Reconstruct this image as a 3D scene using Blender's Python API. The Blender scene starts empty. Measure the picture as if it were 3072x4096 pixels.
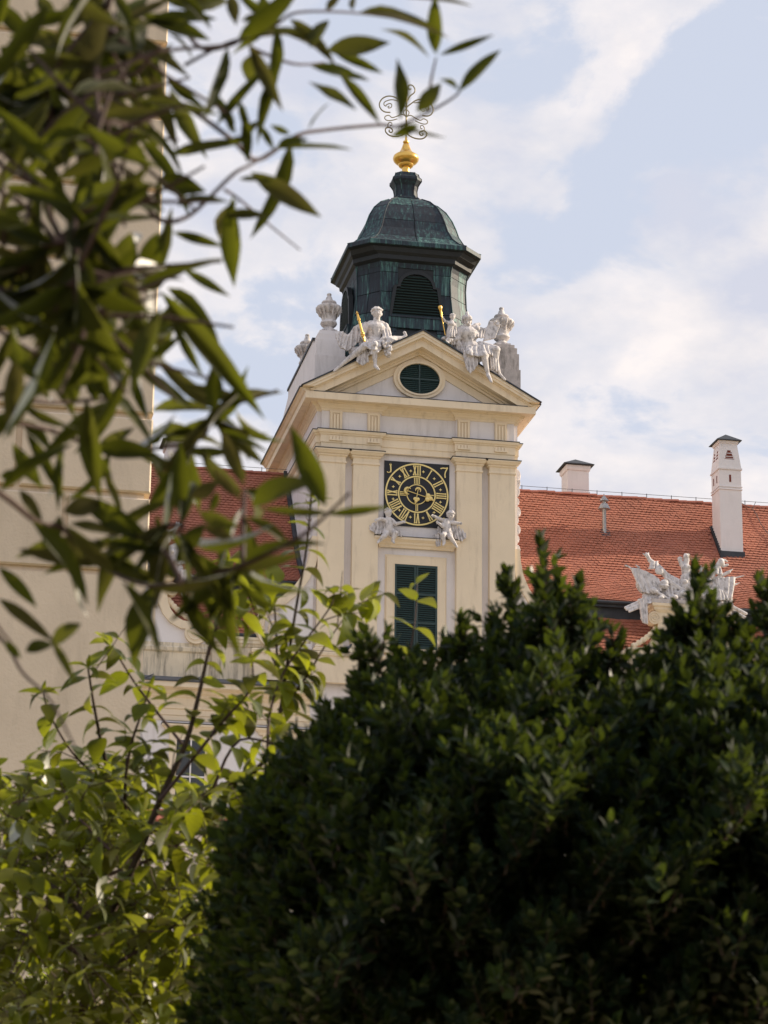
import bpy, bmesh, math, random
import numpy as np
from mathutils import Vector, Matrix

random.seed(11)
rng = np.random.default_rng(11)
sc = bpy.context.scene
COL = sc.collection
rad = math.radians

# ------------------------------------------------------------------ camera
FPX = 10500.0                      # focal length in photo pixels (3072 x 4096)
YAW, PITCH, ROLL = -0.19030778, 0.28868225, 0.01147372
CAM = np.array([-23.156, -112.454, 1.6])


def cam_rot(y, p, r):
    cy, sy, cp, sp, cr, sr = math.cos(y), math.sin(y), math.cos(p), math.sin(p), math.cos(r), math.sin(r)
    Rz = np.array([[cy, sy, 0], [-sy, cy, 0], [0, 0, 1]])
    B = np.array([[1, 0, 0], [0, 0, -1], [0, 1, 0]], float)
    Pm = np.array([[1, 0, 0], [0, cp, sp], [0, -sp, cp]])
    Q = np.array([[cr, -sr, 0], [sr, cr, 0], [0, 0, 1]])
    return Q @ Pm @ B @ Rz


ROT = cam_rot(YAW, PITCH, ROLL)
cd = bpy.data.cameras.new('camera')
cam = bpy.data.objects.new('camera', cd)
COL.objects.link(cam)
M = Matrix(((ROT[0][0], -ROT[1][0], -ROT[2][0], CAM[0]),
            (ROT[0][1], -ROT[1][1], -ROT[2][1], CAM[1]),
            (ROT[0][2], -ROT[1][2], -ROT[2][2], CAM[2]), (0, 0, 0, 1)))
cam.matrix_world = M
cd.sensor_fit = 'VERTICAL'
cd.sensor_height = 36.0
cd.sensor_width = 27.0
cd.lens = FPX / 4096 * 36.0
cd.clip_start = 0.05
cd.clip_end = 3000
cd.dof.use_dof = True
cd.dof.focus_distance = 116.0
cd.dof.aperture_fstop = cd.lens / 5.8
sc.camera = cam

# ------------------------------------------------------------------ sky, sun, exposure
SUN_EL, SUN_AZ = rad(26), rad(4)        # azimuth: from +X (right) turned towards +Y (behind the facade)
sdir = Vector((math.cos(SUN_EL) * math.cos(SUN_AZ), math.cos(SUN_EL) * math.sin(SUN_AZ), math.sin(SUN_EL)))
w = bpy.data.worlds.new('World')
sc.world = w
w.use_nodes = True
nt = w.node_tree
nt.nodes.clear()


def N(tree, typ, **kw):
    n = tree.nodes.new(typ)
    for k, v in kw.items():
        if k.startswith('i_'):
            n.inputs[k[2:].replace('_', ' ')].default_value = v
        else:
            setattr(n, k, v)
    return n


def ramp(tree, src, stops, interp='LINEAR'):
    r = tree.nodes.new('ShaderNodeValToRGB')
    r.color_ramp.interpolation = interp
    els = r.color_ramp.elements
    while len(els) < len(stops):
        els.new(0.5)
    for e, (p, c) in zip(els, stops):
        e.position = p
        e.color = (*c, 1) if len(c) == 3 else c
    if src is not None:
        tree.links.new(src, r.inputs[0])
    return r


def mixc(tree, fac, a, b, blend='MIX'):
    m = tree.nodes.new('ShaderNodeMix')
    m.data_type = 'RGBA'
    m.blend_type = blend
    for s, v in ((m.inputs[0], fac), (m.inputs[6], a), (m.inputs[7], b)):
        if hasattr(v, 'is_linked'):
            tree.links.new(v, s)
        else:
            s.default_value = v if not isinstance(v, tuple) else ((*v, 1) if len(v) == 3 else v)
    return m.outputs[2]


sky = N(nt, 'ShaderNodeTexSky', sky_type='NISHITA', sun_disc=False)
sky.sun_elevation = SUN_EL
sky.sun_rotation = math.pi / 2 - SUN_AZ
sky.air_density = 1.0
sky.dust_density = 2.2
tc = N(nt, 'ShaderNodeTexCoord')
mp = N(nt, 'ShaderNodeMapping')
mp.inputs['Scale'].default_value = (1.0, 1.0, 1.75)
mp.inputs['Location'].default_value = (7.37, 21.1, 0.77)
nt.links.new(tc.outputs['Generated'], mp.inputs[0])
n1 = N(nt, 'ShaderNodeTexNoise', i_Scale=9.5, i_Detail=10.0, i_Roughness=0.56, i_Distortion=0.35)
n2 = N(nt, 'ShaderNodeTexNoise', i_Scale=15.0, i_Detail=8.0, i_Roughness=0.55)
nt.links.new(mp.outputs[0], n1.inputs[0])
nt.links.new(mp.outputs[0], n2.inputs[0])
skyc = N(nt, 'ShaderNodeMixRGB', blend_type='MULTIPLY')
skyc.inputs[0].default_value = 1
skyc.inputs[2].default_value = (0.085, 0.085, 0.085, 1)
nt.links.new(sky.outputs[0], skyc.inputs[1])
# thin high veil over the blue, then cumulus with grey-lilac undersides
veil = mixc(nt, 0.86, skyc.outputs[0], (0.545, 0.585, 0.69))
cm = ramp(nt, n1.outputs[0], [(0.43, (0, 0, 0)), (0.51, (.72, .72, .72)), (0.60, (1, 1, 1))], 'EASE')
cc = ramp(nt, n2.outputs[0], [(0.34, (0.53, 0.545, 0.63)), (0.48, (0.66, 0.64, 0.665)), (0.62, (0.79, 0.735, 0.72))])
cl = mixc(nt, cm.outputs[0], veil, cc.outputs[0])
bg = N(nt, 'ShaderNodeBackground')
bg.inputs[1].default_value = 1.0
nt.links.new(cl, bg.inputs[0])
wo = N(nt, 'ShaderNodeOutputWorld')
nt.links.new(bg.outputs[0], wo.inputs[0])

sl = bpy.data.lights.new('sun', 'SUN')
sl.energy = 5.0
sl.angle = rad(0.6)
sl.color = (1.0, 0.84, 0.63)
so = bpy.data.objects.new('sun', sl)
COL.objects.link(so)
so.rotation_euler = sdir.to_track_quat('Z', 'Y').to_euler()
so.location = (60, 20, 80)
vs = sc.view_settings
sc.display_settings.display_device = 'sRGB'
vs.view_transform = 'Standard'
vs.look = 'None'
vs.exposure = 0.36
vs.gamma = 1.0
vs.use_curve_mapping = False


# ------------------------------------------------------------------ geometry helpers
def ray(px, py):
    return ROT.T @ np.array([(px - 1536) / FPX, (py - 2048) / FPX, 1.0])


def P(px, py, Y=None, X=None, Z=None):
    d = ray(px, py)
    if X is not None:
        t = (X - CAM[0]) / d[0]
    elif Z is not None:
        t = (Z - CAM[2]) / d[2]
    else:
        t = (Y - CAM[1]) / d[1]
    return Vector(CAM + d * t)


def PD(px, py, dist):
    """point on a pixel's ray at the given depth along the view axis (for plants close to the lens)"""
    return Vector(CAM + ray(px, py) * dist)


def zP(py, Y, px=1660):
    return P(px, py, Y)[2]


def tag(o, label=None, cat=None, group=None, kind=None):
    if label: o['label'] = label
    if cat: o['category'] = cat
    if group: o['group'] = group
    if kind: o['kind'] = kind
    return o


def thing(name, label, cat, loc, group=None):
    o = bpy.data.objects.new(name, None)
    o.empty_display_size = 0.2
    COL.objects.link(o)
    o.location = loc
    return tag(o, label, cat, group)


def link(name, me, parent=None, mat=None, mw=None):
    o = bpy.data.objects.new(name, me)
    COL.objects.link(o)
    if mat is not None and len(me.materials) == 0:
        me.materials.append(mat)
    if mw is not None:
        o.matrix_basis = mw
    if parent is not None:
        o.parent = parent
        if parent.type == 'EMPTY':
            o.matrix_parent_inverse = Matrix.Translation(-parent.location)
    return o


class MB:
    def __init__(s):
        s.v, s.f = [], []

    def add(s, v, f):
        o = len(s.v)
        s.v += [tuple(p) for p in v]
        s.f += [tuple(i + o for i in q) for q in f]
        return s

    def box(s, x0, x1, y0, y1, z0, z1):
        return s.add([(x0, y0, z0), (x1, y0, z0), (x1, y1, z0), (x0, y1, z0), (x0, y0, z1), (x1, y0, z1), (x1, y1, z1), (x0, y1, z1)],
                     [(0, 3, 2, 1), (4, 5, 6, 7), (0, 1, 5, 4), (1, 2, 6, 5), (2, 3, 7, 6), (3, 0, 4, 7)])

    def prism(s, poly, y0, y1):
        """polygon in XZ extruded along Y"""
        n = len(poly)
        v = [(x, y0, z) for x, z in poly] + [(x, y1, z) for x, z in poly]
        f = [tuple(range(n)), tuple(range(2 * n - 1, n - 1, -1))] + [(i, (i + 1) % n, n + (i + 1) % n, n + i) for i in range(n)]
        return s.add(v, f)

    def loft(s, rings, caps=True, closed=True):
        n = len(rings[0])
        v = [p for r in rings for p in r]
        f = []
        for k in range(len(rings) - 1):
            for i in range(n if closed else n - 1):
                j = (i + 1) % n
                f.append((k * n + i, k * n + j, (k + 1) * n + j, (k + 1) * n + i))
        if caps:
            f += [tuple(range(n))[::-1], tuple(range((len(rings) - 1) * n, len(rings) * n))]
        return s.add(v, f)

    def lathe(s, prof, c, n=24):
        return s.loft([[(c[0] + r * math.cos(2 * math.pi * i / n), c[1] + r * math.sin(2 * math.pi * i / n), z) for i in range(n)] for r, z in prof])

    def tube(s, path, rads, n=7, caps=True):
        path = [Vector(p) for p in path]
        if not hasattr(rads, '__len__'):
            rads = [rads] * len(path)
        rings = []
        up = Vector((0.13, 0.21, 0.97))
        for i, p in enumerate(path):
            t = (path[min(i + 1, len(path) - 1)] - path[max(i - 1, 0)])
            if t.length < 1e-9: t = Vector((0, 0, 1))
            t.normalize()
            u = t.cross(up)
            if u.length < 1e-3: u = t.cross(Vector((1, 0, 0)))
            u.normalize()
            up2 = u.cross(t)
            rings.append([p + (u * math.cos(2 * math.pi * k / n) + up2 * math.sin(2 * math.pi * k / n)) * rads[i] for k in range(n)])
        return s.loft(rings, caps)

    def mold(s, plan, prof, closed=False):
        """profile (outward offset, z) swept along a plan polyline; outward is to the right of travel"""
        n = len(plan)
        rings = []
        for i in range(n):
            p = Vector(plan[i])
            a = (p - Vector(plan[i - 1])) if (i > 0 or closed) else None
            b = (Vector(plan[(i + 1) % n]) - p) if (i < n - 1 or closed) else None
            na = Vector((a.y, -a.x)).normalized() if a is not None else None
            nb = Vector((b.y, -b.x)).normalized() if b is not None else None
            if na is None: m = nb
            elif nb is None: m = na
            else:
                m = na + nb
                m = m / max(0.2, m.dot(na))
            rings.append([(p.x + m.x * o, p.y + m.y * o, z) for o, z in prof])
        if closed:
            rings.append(rings[0])
        return s.loft(rings, caps=not closed)

    def build(s, name, mat, parent=None, smooth=False, norm=True, mw=None):
        me = bpy.data.meshes.new(name)
        me.from_pydata(s.v, [], s.f)
        if norm:
            bm = bmesh.new()
            bm.from_mesh(me)
            bmesh.ops.recalc_face_normals(bm, faces=bm.faces)
            bm.to_mesh(me)
            bm.free()
        if smooth:
            me.polygons.foreach_set('use_smooth', [True] * len(me.polygons))
            if smooth != 2:
                me.set_sharp_from_angle(angle=rad(smooth if smooth is not True else 40))
        me.materials.append(mat)
        return link(name, me, parent, None, mw)


# ------------------------------------------------------------------ materials
def newmat(name):
    m = bpy.data.materials.new(name)
    m.use_nodes = True
    t = m.node_tree
    return m, t, t.nodes['Principled BSDF']


def simple(name, col, rough=0.7, metal=0.0, var=0.10, scale=2.0, bump=0.0, bscale=30.0, dirt=None, dirt_amt=0.0, dscale=(1, 1, 0.25), dpos=(0.5, 0.75), objvar=0.0, dfreq=1.5):
    """procedural surface: base colour with soft noise, optional dirt streaks stretched along z, fine bump"""
    m, t, b = newmat(name)
    g = N(t, 'ShaderNodeNewGeometry')
    n = N(t, 'ShaderNodeTexNoise', i_Scale=scale, i_Detail=6.0, i_Roughness=0.6)
    t.links.new(g.outputs['Position'], n.inputs[0])
    lo = tuple(max(0, c * (1 - var)) for c in col)
    hi = tuple(min(1, c * (1 + var)) for c in col)
    c = ramp(t, n.outputs[0], [(0.3, lo), (0.7, hi)]).outputs[0]
    if dirt:
        mpn = N(t, 'ShaderNodeMapping')
        mpn.inputs['Scale'].default_value = dscale
        t.links.new(g.outputs['Position'], mpn.inputs[0])
        d = N(t, 'ShaderNodeTexNoise', i_Scale=dfreq, i_Detail=8.0, i_Roughness=0.65)
        t.links.new(mpn.outputs[0], d.inputs[0])
        r = ramp(t, d.outputs[0], [(dpos[0], (0, 0, 0)), (dpos[1], (dirt_amt,) * 3)])
        c = mixc(t, r.outputs[0], c, dirt)
    if objvar:
        oi = N(t, 'ShaderNodeObjectInfo')
        r = ramp(t, oi.outputs['Random'], [(0, (1 - objvar,) * 3), (1, (1 + objvar * 0.6,) * 3)])
        c = mixc(t, 1.0, c, r.outputs[0], 'MULTIPLY')
    t.links.new(c, b.inputs['Base Color'])
    b.inputs['Roughness'].default_value = rough
    b.inputs['Metallic'].default_value = metal
    if bump:
        n3 = N(t, 'ShaderNodeTexNoise', i_Scale=bscale, i_Detail=4.0)
        t.links.new(g.outputs['Position'], n3.inputs[0])
        bp = N(t, 'ShaderNodeBump', i_Strength=bump, i_Distance=0.02)
        t.links.new(n3.outputs[0], bp.inputs['Height'])
        t.links.new(bp.outputs[0], b.inputs['Normal'])
    return m


def leafmat(name, front, trans, tamt=0.5, rough=0.45, var=0.35, yellow=None, gloss=0.35):
    """thin leaf: reflected green, light shining through, waxy reflection; shade varies leaf by leaf"""
    m, t, b = newmat(name)
    t.nodes.remove(b)
    out = t.nodes['Material Output']
    oi = N(t, 'ShaderNodeObjectInfo')
    g = N(t, 'ShaderNodeNewGeometry')
    n = N(t, 'ShaderNodeTexNoise', i_Scale=14.0, i_Detail=3.0)
    t.links.new(g.outputs['Position'], n.inputs[0])
    wn = N(t, 'ShaderNodeTexWhiteNoise', noise_dimensions='1D')
    at = N(t, 'ShaderNodeAttribute', attribute_name='leafid')
    ad = N(t, 'ShaderNodeMath', operation='ADD')
    t.links.new(oi.outputs['Random'], ad.inputs[0])
    t.links.new(at.outputs['Fac'], ad.inputs[1])
    t.links.new(ad.outputs[0], wn.inputs['W'])
    mx = N(t, 'ShaderNodeMath', operation='MULTIPLY_ADD')
    mx.inputs[1].default_value = 0.5
    t.links.new(n.outputs[0], mx.inputs[0])
    h = N(t, 'ShaderNodeMath', operation='MULTIPLY')
    h.inputs[1].default_value = 0.6
    t.links.new(wn.outputs['Value'], h.inputs[0])
    t.links.new(h.outputs[0], mx.inputs[2])
    def sw(c):
        y = yellow or c
        return ramp(t, mx.outputs[0], [(0.12, tuple(k * (1 - var) for k in c)), (0.55, c), (0.82, tuple(min(1, k * (1 + var)) for k in y))])
    cf, ct = sw(front), sw(trans)
    d = N(t, 'ShaderNodeBsdfDiffuse')
    tr = N(t, 'ShaderNodeBsdfTranslucent')
    t.links.new(cf.outputs[0], d.inputs[0])
    t.links.new(ct.outputs[0], tr.inputs[0])
    m1 = N(t, 'ShaderNodeMixShader')
    m1.inputs[0].default_value = tamt
    t.links.new(d.outputs[0], m1.inputs[1])
    t.links.new(tr.outputs[0], m1.inputs[2])
    gl = N(t, 'ShaderNodeBsdfGlossy')
    gl.inputs['Roughness'].default_value = rough
    fr = N(t, 'ShaderNodeFresnel', i_IOR=1.4)
    fm = N(t, 'ShaderNodeMath', operation='MULTIPLY')
    fm.inputs[1].default_value = gloss
    t.links.new(fr.outputs[0], fm.inputs[0])
    m2 = N(t, 'ShaderNodeMixShader')
    t.links.new(fm.outputs[0], m2.inputs[0])
    t.links.new(m1.outputs[0], m2.inputs[1])
    t.links.new(gl.outputs[0], m2.inputs[2])
    t.links.new(m2.outputs[0], out.inputs[0])
    return m


CREAM = simple('cream_plaster', (0.80, 0.68, 0.515), 0.9, var=0.05, scale=0.6, bump=0.3, bscale=14, dirt=(0.42, 0.34, 0.25), dirt_amt=0.5, dpos=(0.52, 0.78), dscale=(1.6, 1.6, .28))
WHITE = simple('white_plaster', (0.76, 0.725, 0.735), 0.9, var=0.05, scale=0.7, bump=0.22, bscale=14, dirt=(0.38, 0.35, 0.33), dirt_amt=0.5, dpos=(0.52, 0.78), dscale=(1.6, 1.6, .26))
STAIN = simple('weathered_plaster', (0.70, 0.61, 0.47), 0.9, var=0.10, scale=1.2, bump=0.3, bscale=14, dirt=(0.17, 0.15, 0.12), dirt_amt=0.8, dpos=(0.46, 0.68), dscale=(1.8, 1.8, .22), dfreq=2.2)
STONE = simple('white_stone', (0.66, 0.625, 0.625), 0.85, var=0.16, scale=5, bump=0.7, bscale=16, dirt=(0.19, 0.175, 0.17), dirt_amt=0.85, dpos=(0.49, 0.70), dscale=(1, 1, .45), dfreq=8.0)
GREYST = simple('grey_stone', (0.52, 0.47, 0.45), 0.9, var=0.16, scale=4, bump=0.5, bscale=18, dirt=(0.16, 0.145, 0.13), dirt_amt=0.75, dpos=(0.50, 0.68), dscale=(1.4, 1.4, .3), dfreq=2.4)
SHEET = simple('dark_sheet_metal', (0.028, 0.034, 0.045), 0.6, var=0.25, scale=3, dirt=(0.07, 0.08, 0.09), dirt_amt=0.5)
LEAD = simple('lead_flashing', (0.085, 0.095, 0.12), 0.55, var=0.25, scale=4, dirt=(0.16, 0.18, 0.18), dirt_amt=0.6, bump=0.3, bscale=9)
GOLD = simple('gilding', (0.80, 0.50, 0.13), 0.30, 0.9, var=0.06)
GOLDP = simple('gold_paint', (0.86, 0.70, 0.30), 0.55, 0.15, var=0.05)
IRONG = simple('tarnished_gilt_iron', (0.30, 0.25, 0.13), 0.45, 0.6, var=0.2)
NAVY = simple('dial_black', (0.006, 0.007, 0.013), 0.55, var=0.2)
SHUT = simple('green_shutter_paint', (0.014, 0.040, 0.040), 0.5, var=0.15, scale=8)
GLASSD = simple('dark_opening', (0.012, 0.014, 0.016), 0.4, var=0.1)
GLAZE = simple('window_glass', (0.03, 0.035, 0.04), 0.08, var=0.1)
ZINC = simple('grey_zinc', (0.36, 0.36, 0.37), 0.45, 0.5, var=0.12, scale=6)
CHIM = simple('whitewash', (0.76, 0.725, 0.735), 0.9, var=0.04, scale=1.0, bump=0.2, bscale=12, dirt=(0.42, 0.4, 0.38), dirt_amt=0.3)
SLOT = simple('red_brick_slot', (0.16, 0.035, 0.02), 0.9)
BARK = simple('bark', (0.060, 0.038, 0.026), 0.9, var=0.35, scale=40, bump=0.6, bscale=80)
TWIG = simple('reddish_twig', (0.050, 0.022, 0.017), 0.7, var=0.3, scale=60)
WIRE = simple('wire', (0.10, 0.10, 0.10), 0.5, 0.6)


def tilemat(name, col, dark):
    m, t, b = newmat(name)
    g = N(t, 'ShaderNodeNewGeometry')
    v = N(t, 'ShaderNodeTexWhiteNoise', noise_dimensions='1D')
    at = N(t, 'ShaderNodeAttribute', attribute_name='leafid')
    oi = N(t, 'ShaderNodeObjectInfo')
    ad = N(t, 'ShaderNodeMath', operation='ADD')
    t.links.new(oi.outputs['Random'], ad.inputs[0])
    t.links.new(at.outputs['Fac'], ad.inputs[1])
    t.links.new(ad.outputs[0], v.inputs['W'])
    c = ramp(t, v.outputs['Value'], [(0, tuple(k * 0.86 for k in col)), (0.6, col), (1, tuple(k * 1.12 for k in col))]).outputs[0]
    n = N(t, 'ShaderNodeTexNoise', i_Scale=0.55, i_Detail=7.0, i_Roughness=0.62)
    t.links.new(g.outputs['Position'], n.inputs[0])
    r = ramp(t, n.outputs[0], [(0.42, (0, 0, 0)), (0.75, (0.5,) * 3)])
    c = mixc(t, r.outputs[0], c, dark)
    t.links.new(c, b.inputs['Base Color'])
    b.inputs['Roughness'].default_value = 0.85
    n3 = N(t, 'ShaderNodeTexNoise', i_Scale=25.0)
    t.links.new(g.outputs['Position'], n3.inputs[0])
    bp = N(t, 'ShaderNodeBump', i_Strength=0.3, i_Distance=0.01)
    t.links.new(n3.outputs[0], bp.inputs['Height'])
    t.links.new(bp.outputs[0], b.inputs['Normal'])
    return m


TILE = tilemat('clay_tile', (0.385, 0.138, 0.086), (0.27, 0.105, 0.070))
TILE2 = tilemat('clay_ridge_tile', (0.36, 0.125, 0.085), (0.24, 0.085, 0.065))


def coppermat(name):
    """old copper sheet: near-black brown oxide with teal verdigris running down in streaks"""
    m, t, b = newmat(name)
    g = N(t, 'ShaderNodeNewGeometry')
    oi = N(t, 'ShaderNodeObjectInfo')
    mpn = N(t, 'ShaderNodeMapping')
    mpn.inputs['Scale'].default_value = (4.2, 4.2, 0.26)
    t.links.new(g.outputs['Position'], mpn.inputs[0])
    n = N(t, 'ShaderNodeTexNoise', i_Scale=2.0, i_Detail=9.0, i_Roughness=0.72)
    t.links.new(mpn.outputs[0], n.inputs[0])
    ad = N(t, 'ShaderNodeMath', operation='MULTIPLY_ADD')
    ad.inputs[1].default_value = 0.17
    t.links.new(oi.outputs['Random'], ad.inputs[0])
    t.links.new(n.outputs[0], ad.inputs[2])
    c = ramp(t, ad.outputs[0], [(0.45, (0.010, 0.014, 0.024)), (0.58, (0.015, 0.028, 0.042)), (0.645, (0.024, 0.062, 0.070)), (0.725, (0.065, 0.16, 0.15)), (0.82, (0.18, 0.31, 0.28))])
    t.links.new(c.outputs[0], b.inputs['Base Color'])
    b.inputs['Roughness'].default_value = 0.62
    b.inputs['Metallic'].default_value = 0.15
    n2 = N(t, 'ShaderNodeTexNoise', i_Scale=3.0, i_Detail=3.0)
    t.links.new(g.outputs['Position'], n2.inputs[0])
    bp = N(t, 'ShaderNodeBump', i_Strength=0.35, i_Distance=0.05)
    t.links.new(n2.outputs[0], bp.inputs['Height'])
    t.links.new(bp.outputs[0], b.inputs['Normal'])
    return m


COPPER = coppermat('patinated_copper')
COPD = simple('dark_copper_seam', (0.012, 0.016, 0.020), 0.6, 0.1, var=0.3)


# ------------------------------------------------------------------ ground
def ground_z(x, y):
    d = (y + 112.45)
    if d < 0: return 0.03 * d
    z = 0.138 * min(d, 95)
    return z


gm = simple('dry_grass_ground', (0.26, 0.20, 0.10), 0.95, var=0.35, scale=0.8, bump=0.8, bscale=5, dirt=(0.10, 0.12, 0.035), dirt_amt=0.8, dpos=(0.42, 0.6), dscale=(1, 1, 1))
g = MB()
ys = [-1500, -600, -250, -150, -125, -112.45] + [-112.45 + 5 * i for i in range(1, 20)] + [-17.4, 0, 60, 300, 1200]
xs = [-1500, -400, -150] + list(range(-80, 81, 8)) + [150, 400, 1500]
vv = [(x, y, ground_z(x, y) + (random.uniform(-.12, .12) if abs(x) < 90 and -105 < y < -20 else 0)) for y in ys for x in xs]
nx = len(xs)
g.add(vv, [(j * nx + i, j * nx + i + 1, (j + 1) * nx + i + 1, (j + 1) * nx + i) for j in range(len(ys) - 1) for i in range(nx - 1)])
go = g.build('ground', gm, smooth=2)
tag(go, 'dry grassy slope rising from the camera to the palace', 'ground', kind='structure')
BASE = 12.9     # height of the ground at the palace
FC = simple('pale_bounce_gravel', (0.46, 0.41, 0.34), 0.95, var=.12, scale=3, bump=.5, bscale=30)
fc = MB().box(-60, 70, -17.0, 0.5, 12.9, 13.13).build('bounce_ground', FC)  # unseen pale sheet, added to bounce sunlight up onto the facade
tag(fc, 'unseen pale gravel sheet added before the palace to bounce sunlight', 'bounce_ground', kind='structure')


# ================================================================== CLOCK TOWER
tower = thing('clock_tower', 'cream and white baroque clock tower with pediment and green copper lantern', 'tower', (0, 0, BASE))
T = tower
w_ = MB().box(-4.75, 4.75, 0.0, 11.0, BASE, 38.4).build('wall', WHITE, T)
MB().box(-4.66, 4.66, -0.20, 10.9, 38.35, 41.0).build('upper_wall', WHITE, T)


def pil(x0, x1):
    p = MB().box(x0, x1, -0.35, 0.02, 29.12, 37.8).build('pilaster', CREAM, T)
    plan = [(x0, -0.0), (x0, -.35), (x1, -.35), (x1, -0.0)]
    MB().mold(plan, [(-.05, 37.70), (.045, 37.70), (.045, 37.78), (.012, 37.80), (.012, 38.00), (.07, 38.02), (.10, 38.07), (.06, 38.10), (.12, 38.12), (.20, 38.22), (.24, 38.235), (.24, 38.30), (-.05, 38.30)]).build('capital', CREAM, p)
    MB().mold(plan, [(-.05, 38.30), (.265, 38.302), (.265, 38.335), (-.05, 38.335)]).build('flashing', SHEET, p)
    MB().mold(plan, [(-.05, 28.86), (.13, 28.86), (.14, 28.97), (.07, 28.99), (.05, 29.05), (.08, 29.08), (.03, 29.14), (-.05, 29.14)]).build('pilaster_base', CREAM, p)
    return p


for x0, x1 in ((-4.56, -3.37), (-3.0, -1.82), (1.82, 3.0), (3.37, 4.56)):
    pil(x0, x1)

# plinth under the pilasters
MB().mold([(-7.35, 0.3), (-7.35, -.30), (-4.7, -.30), (-4.7, -.42), (-1.75, -.42), (-1.75, -.25), (1.75, -.25), (1.75, -.42), (4.7, -.42), (4.7, -.30), (7.35, -.30), (7.35, .3)],
          [(-.25, 27.45), (.03, 27.45), (.03, 28.62), (.09, 28.66), (.12, 28.78), (.05, 28.84), (-.25, 28.86)]).build('plinth', CREAM, T)

# entablature with breaks over the pilasters
EP = [(-4.72, 11), (-4.72, -.24), (-4.52, -.24), (-4.52, -.43), (-1.74, -.43), (-1.74, -.27), (1.74, -.27), (1.74, -.43), (4.52, -.43), (4.52, -.24), (4.72, -.24), (4.72, 11)]
ent = MB().mold(EP, [(-.1, 38.34), (.0, 38.34), (.0, 38.60), (.035, 38.62), (.035, 38.97), (.08, 38.99), (.09, 39.04), (.15, 39.07), (.19, 39.15), (.19, 39.19), (-.1, 39.19)]).build('architrave', CREAM, T)
MB().mold(EP, [(-.1, 39.19), (.215, 39.193), (.215, 39.225), (-.1, 39.225)]).build('flashing', SHEET, ent)
MB().mold(EP, [(-.1, 39.225), (-.012, 39.225), (-.012, 40.13), (-.1, 40.13)]).build('frieze', WHITE, T)
for i in (-1, 1):
    for xc in (2.11, 3.86):
        x = i * xc
        t_ = MB().box(x - .29, x + .29, -.475, -.44, 39.23, 40.13).build('triglyph', CREAM, T)
        m = MB()
        for k in range(4):
            xk = x - .215 + k * .1433
            m.box(xk - .046, xk + .046, -.535, -.474, 39.24, 39.98 + (0 if 0 < k < 3 else .1))
        m.box(x - .29, x + .29, -.52, -.474, 40.02, 40.128)
        m.build('triglyph_bar', CREAM, t_)
        m = MB()
        for k in range(4):
            xk = x - .225 + k * .15
            m.prism([(xk - .04, 38.93), (xk + .04, 38.93), (xk + .07, 38.74), (xk - .07, 38.74)], -.53, -.46)
        m.box(x - .30, x + .30, -.545, -.46, 38.70, 38.742)
        m.build('gutta', CREAM, t_)
# white edge strips beside the frieze breaks
bed = MB().mold(EP, [(-.1, 40.13), (.02, 40.13), (.03, 40.24), (.06, 40.26), (.10, 40.33), (.19, 40.38), (.24, 40.41), (.24, 40.46), (.29, 40.47), (.31, 40.50), (-.1, 40.505)]).build('bed_moulding', CREAM, T)
CP = [(-4.72, 11), (-4.72, -.42), (4.72, -.42), (4.72, 11)]
MB().mold(CP, [(-.1, 40.505), (.62, 40.505), (.66, 40.47), (.66, 40.80), (-.1, 40.80)]).build('cornice', CREAM, T)
# flank gutters: curved cyma and dark sheet
for s in (-1, 1):
    pl = [(-4.72, 11.0), (-4.72, -1.0)] if s < 0 else [(4.72, -1.0), (4.72, 11.0)]
    MB().mold(pl, [(-.1, 40.80), (.68, 40.80), (.74, 40.84), (.80, 40.92), (.90, 40.97), (-.1, 40.99)]).build('cyma', CREAM, T)
    MB().mold(pl, [(-.1, 40.99), (.94, 40.972), (.95, 41.03), (-.1, 41.06)]).build('gutter', SHEET, T)

# pediment ------------------------------------------------------------
MS = 0.556


def chev(za, h, zb, xmax=99):
    xo, xi = (za - zb) / MS, (za - h - zb) / MS
    return [(-xo, zb), (0, za), (xo, zb), (xi, zb), (0, za - h), (-xi, zb)]


ped = MB().prism([(-5.0, 40.83), (0, 43.55), (5.0, 40.83)], -.40, -.2).build('tympanum', WHITE, T)
MB().prism(chev(44.13, .07, 41.005), -1.33, 0.1).build('rake_flashing', SHEET, T)
MB().prism(chev(44.06, .30, 40.985), -1.27, 0.1).build('rake_cyma', CREAM, T)
MB().prism(chev(43.97, .07, 40.975), -1.31, -1.26).build('rake_fillet', CREAM, T)
MB().prism(chev(43.76, .06, 40.86), -1.12, 0.1).build('rake_fillet', CREAM, T)
MB().prism(chev(43.70, .34, 40.83), -1.06, 0.1).build('rake_corona', CREAM, T)
MB().prism(chev(43.36, .10, 40.83), -.66, 0.1).build('rake_bed', CREAM, T)
MB().prism(chev(43.26, .12, 40.83), -.58, 0.1).build('rake_bed', CREAM, T)
MB().prism(chev(43.14, .40, 40.83), -.45, 0.1).build('rake_band', CREAM, T)
MB().box(-5.0, 5.0, -1.09, -.38, 40.80, 40.835).build('ledge_flashing', SHEET, T)
# oval louvred window in the tympanum
oc = (0.0, 41.95)


def ellring(rx0, rz0, rx1, rz1, y0, y1, n=48):
    m = MB()
    rings = []
    for k in range(n + 1):
        a = 2 * math.pi * k / n
        c, s_ = math.cos(a), math.sin(a)
        rings.append([(oc[0] + rx0 * c, y1, oc[1] + rz0 * s_), (oc[0] + rx0 * c, y0, oc[1] + rz0 * s_), (oc[0] + rx1 * c, y0, oc[1] + rz1 * s_), (oc[0] + rx1 * c, y1, oc[1] + rz1 * s_)])
    return m.loft(rings, caps=False)


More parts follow.
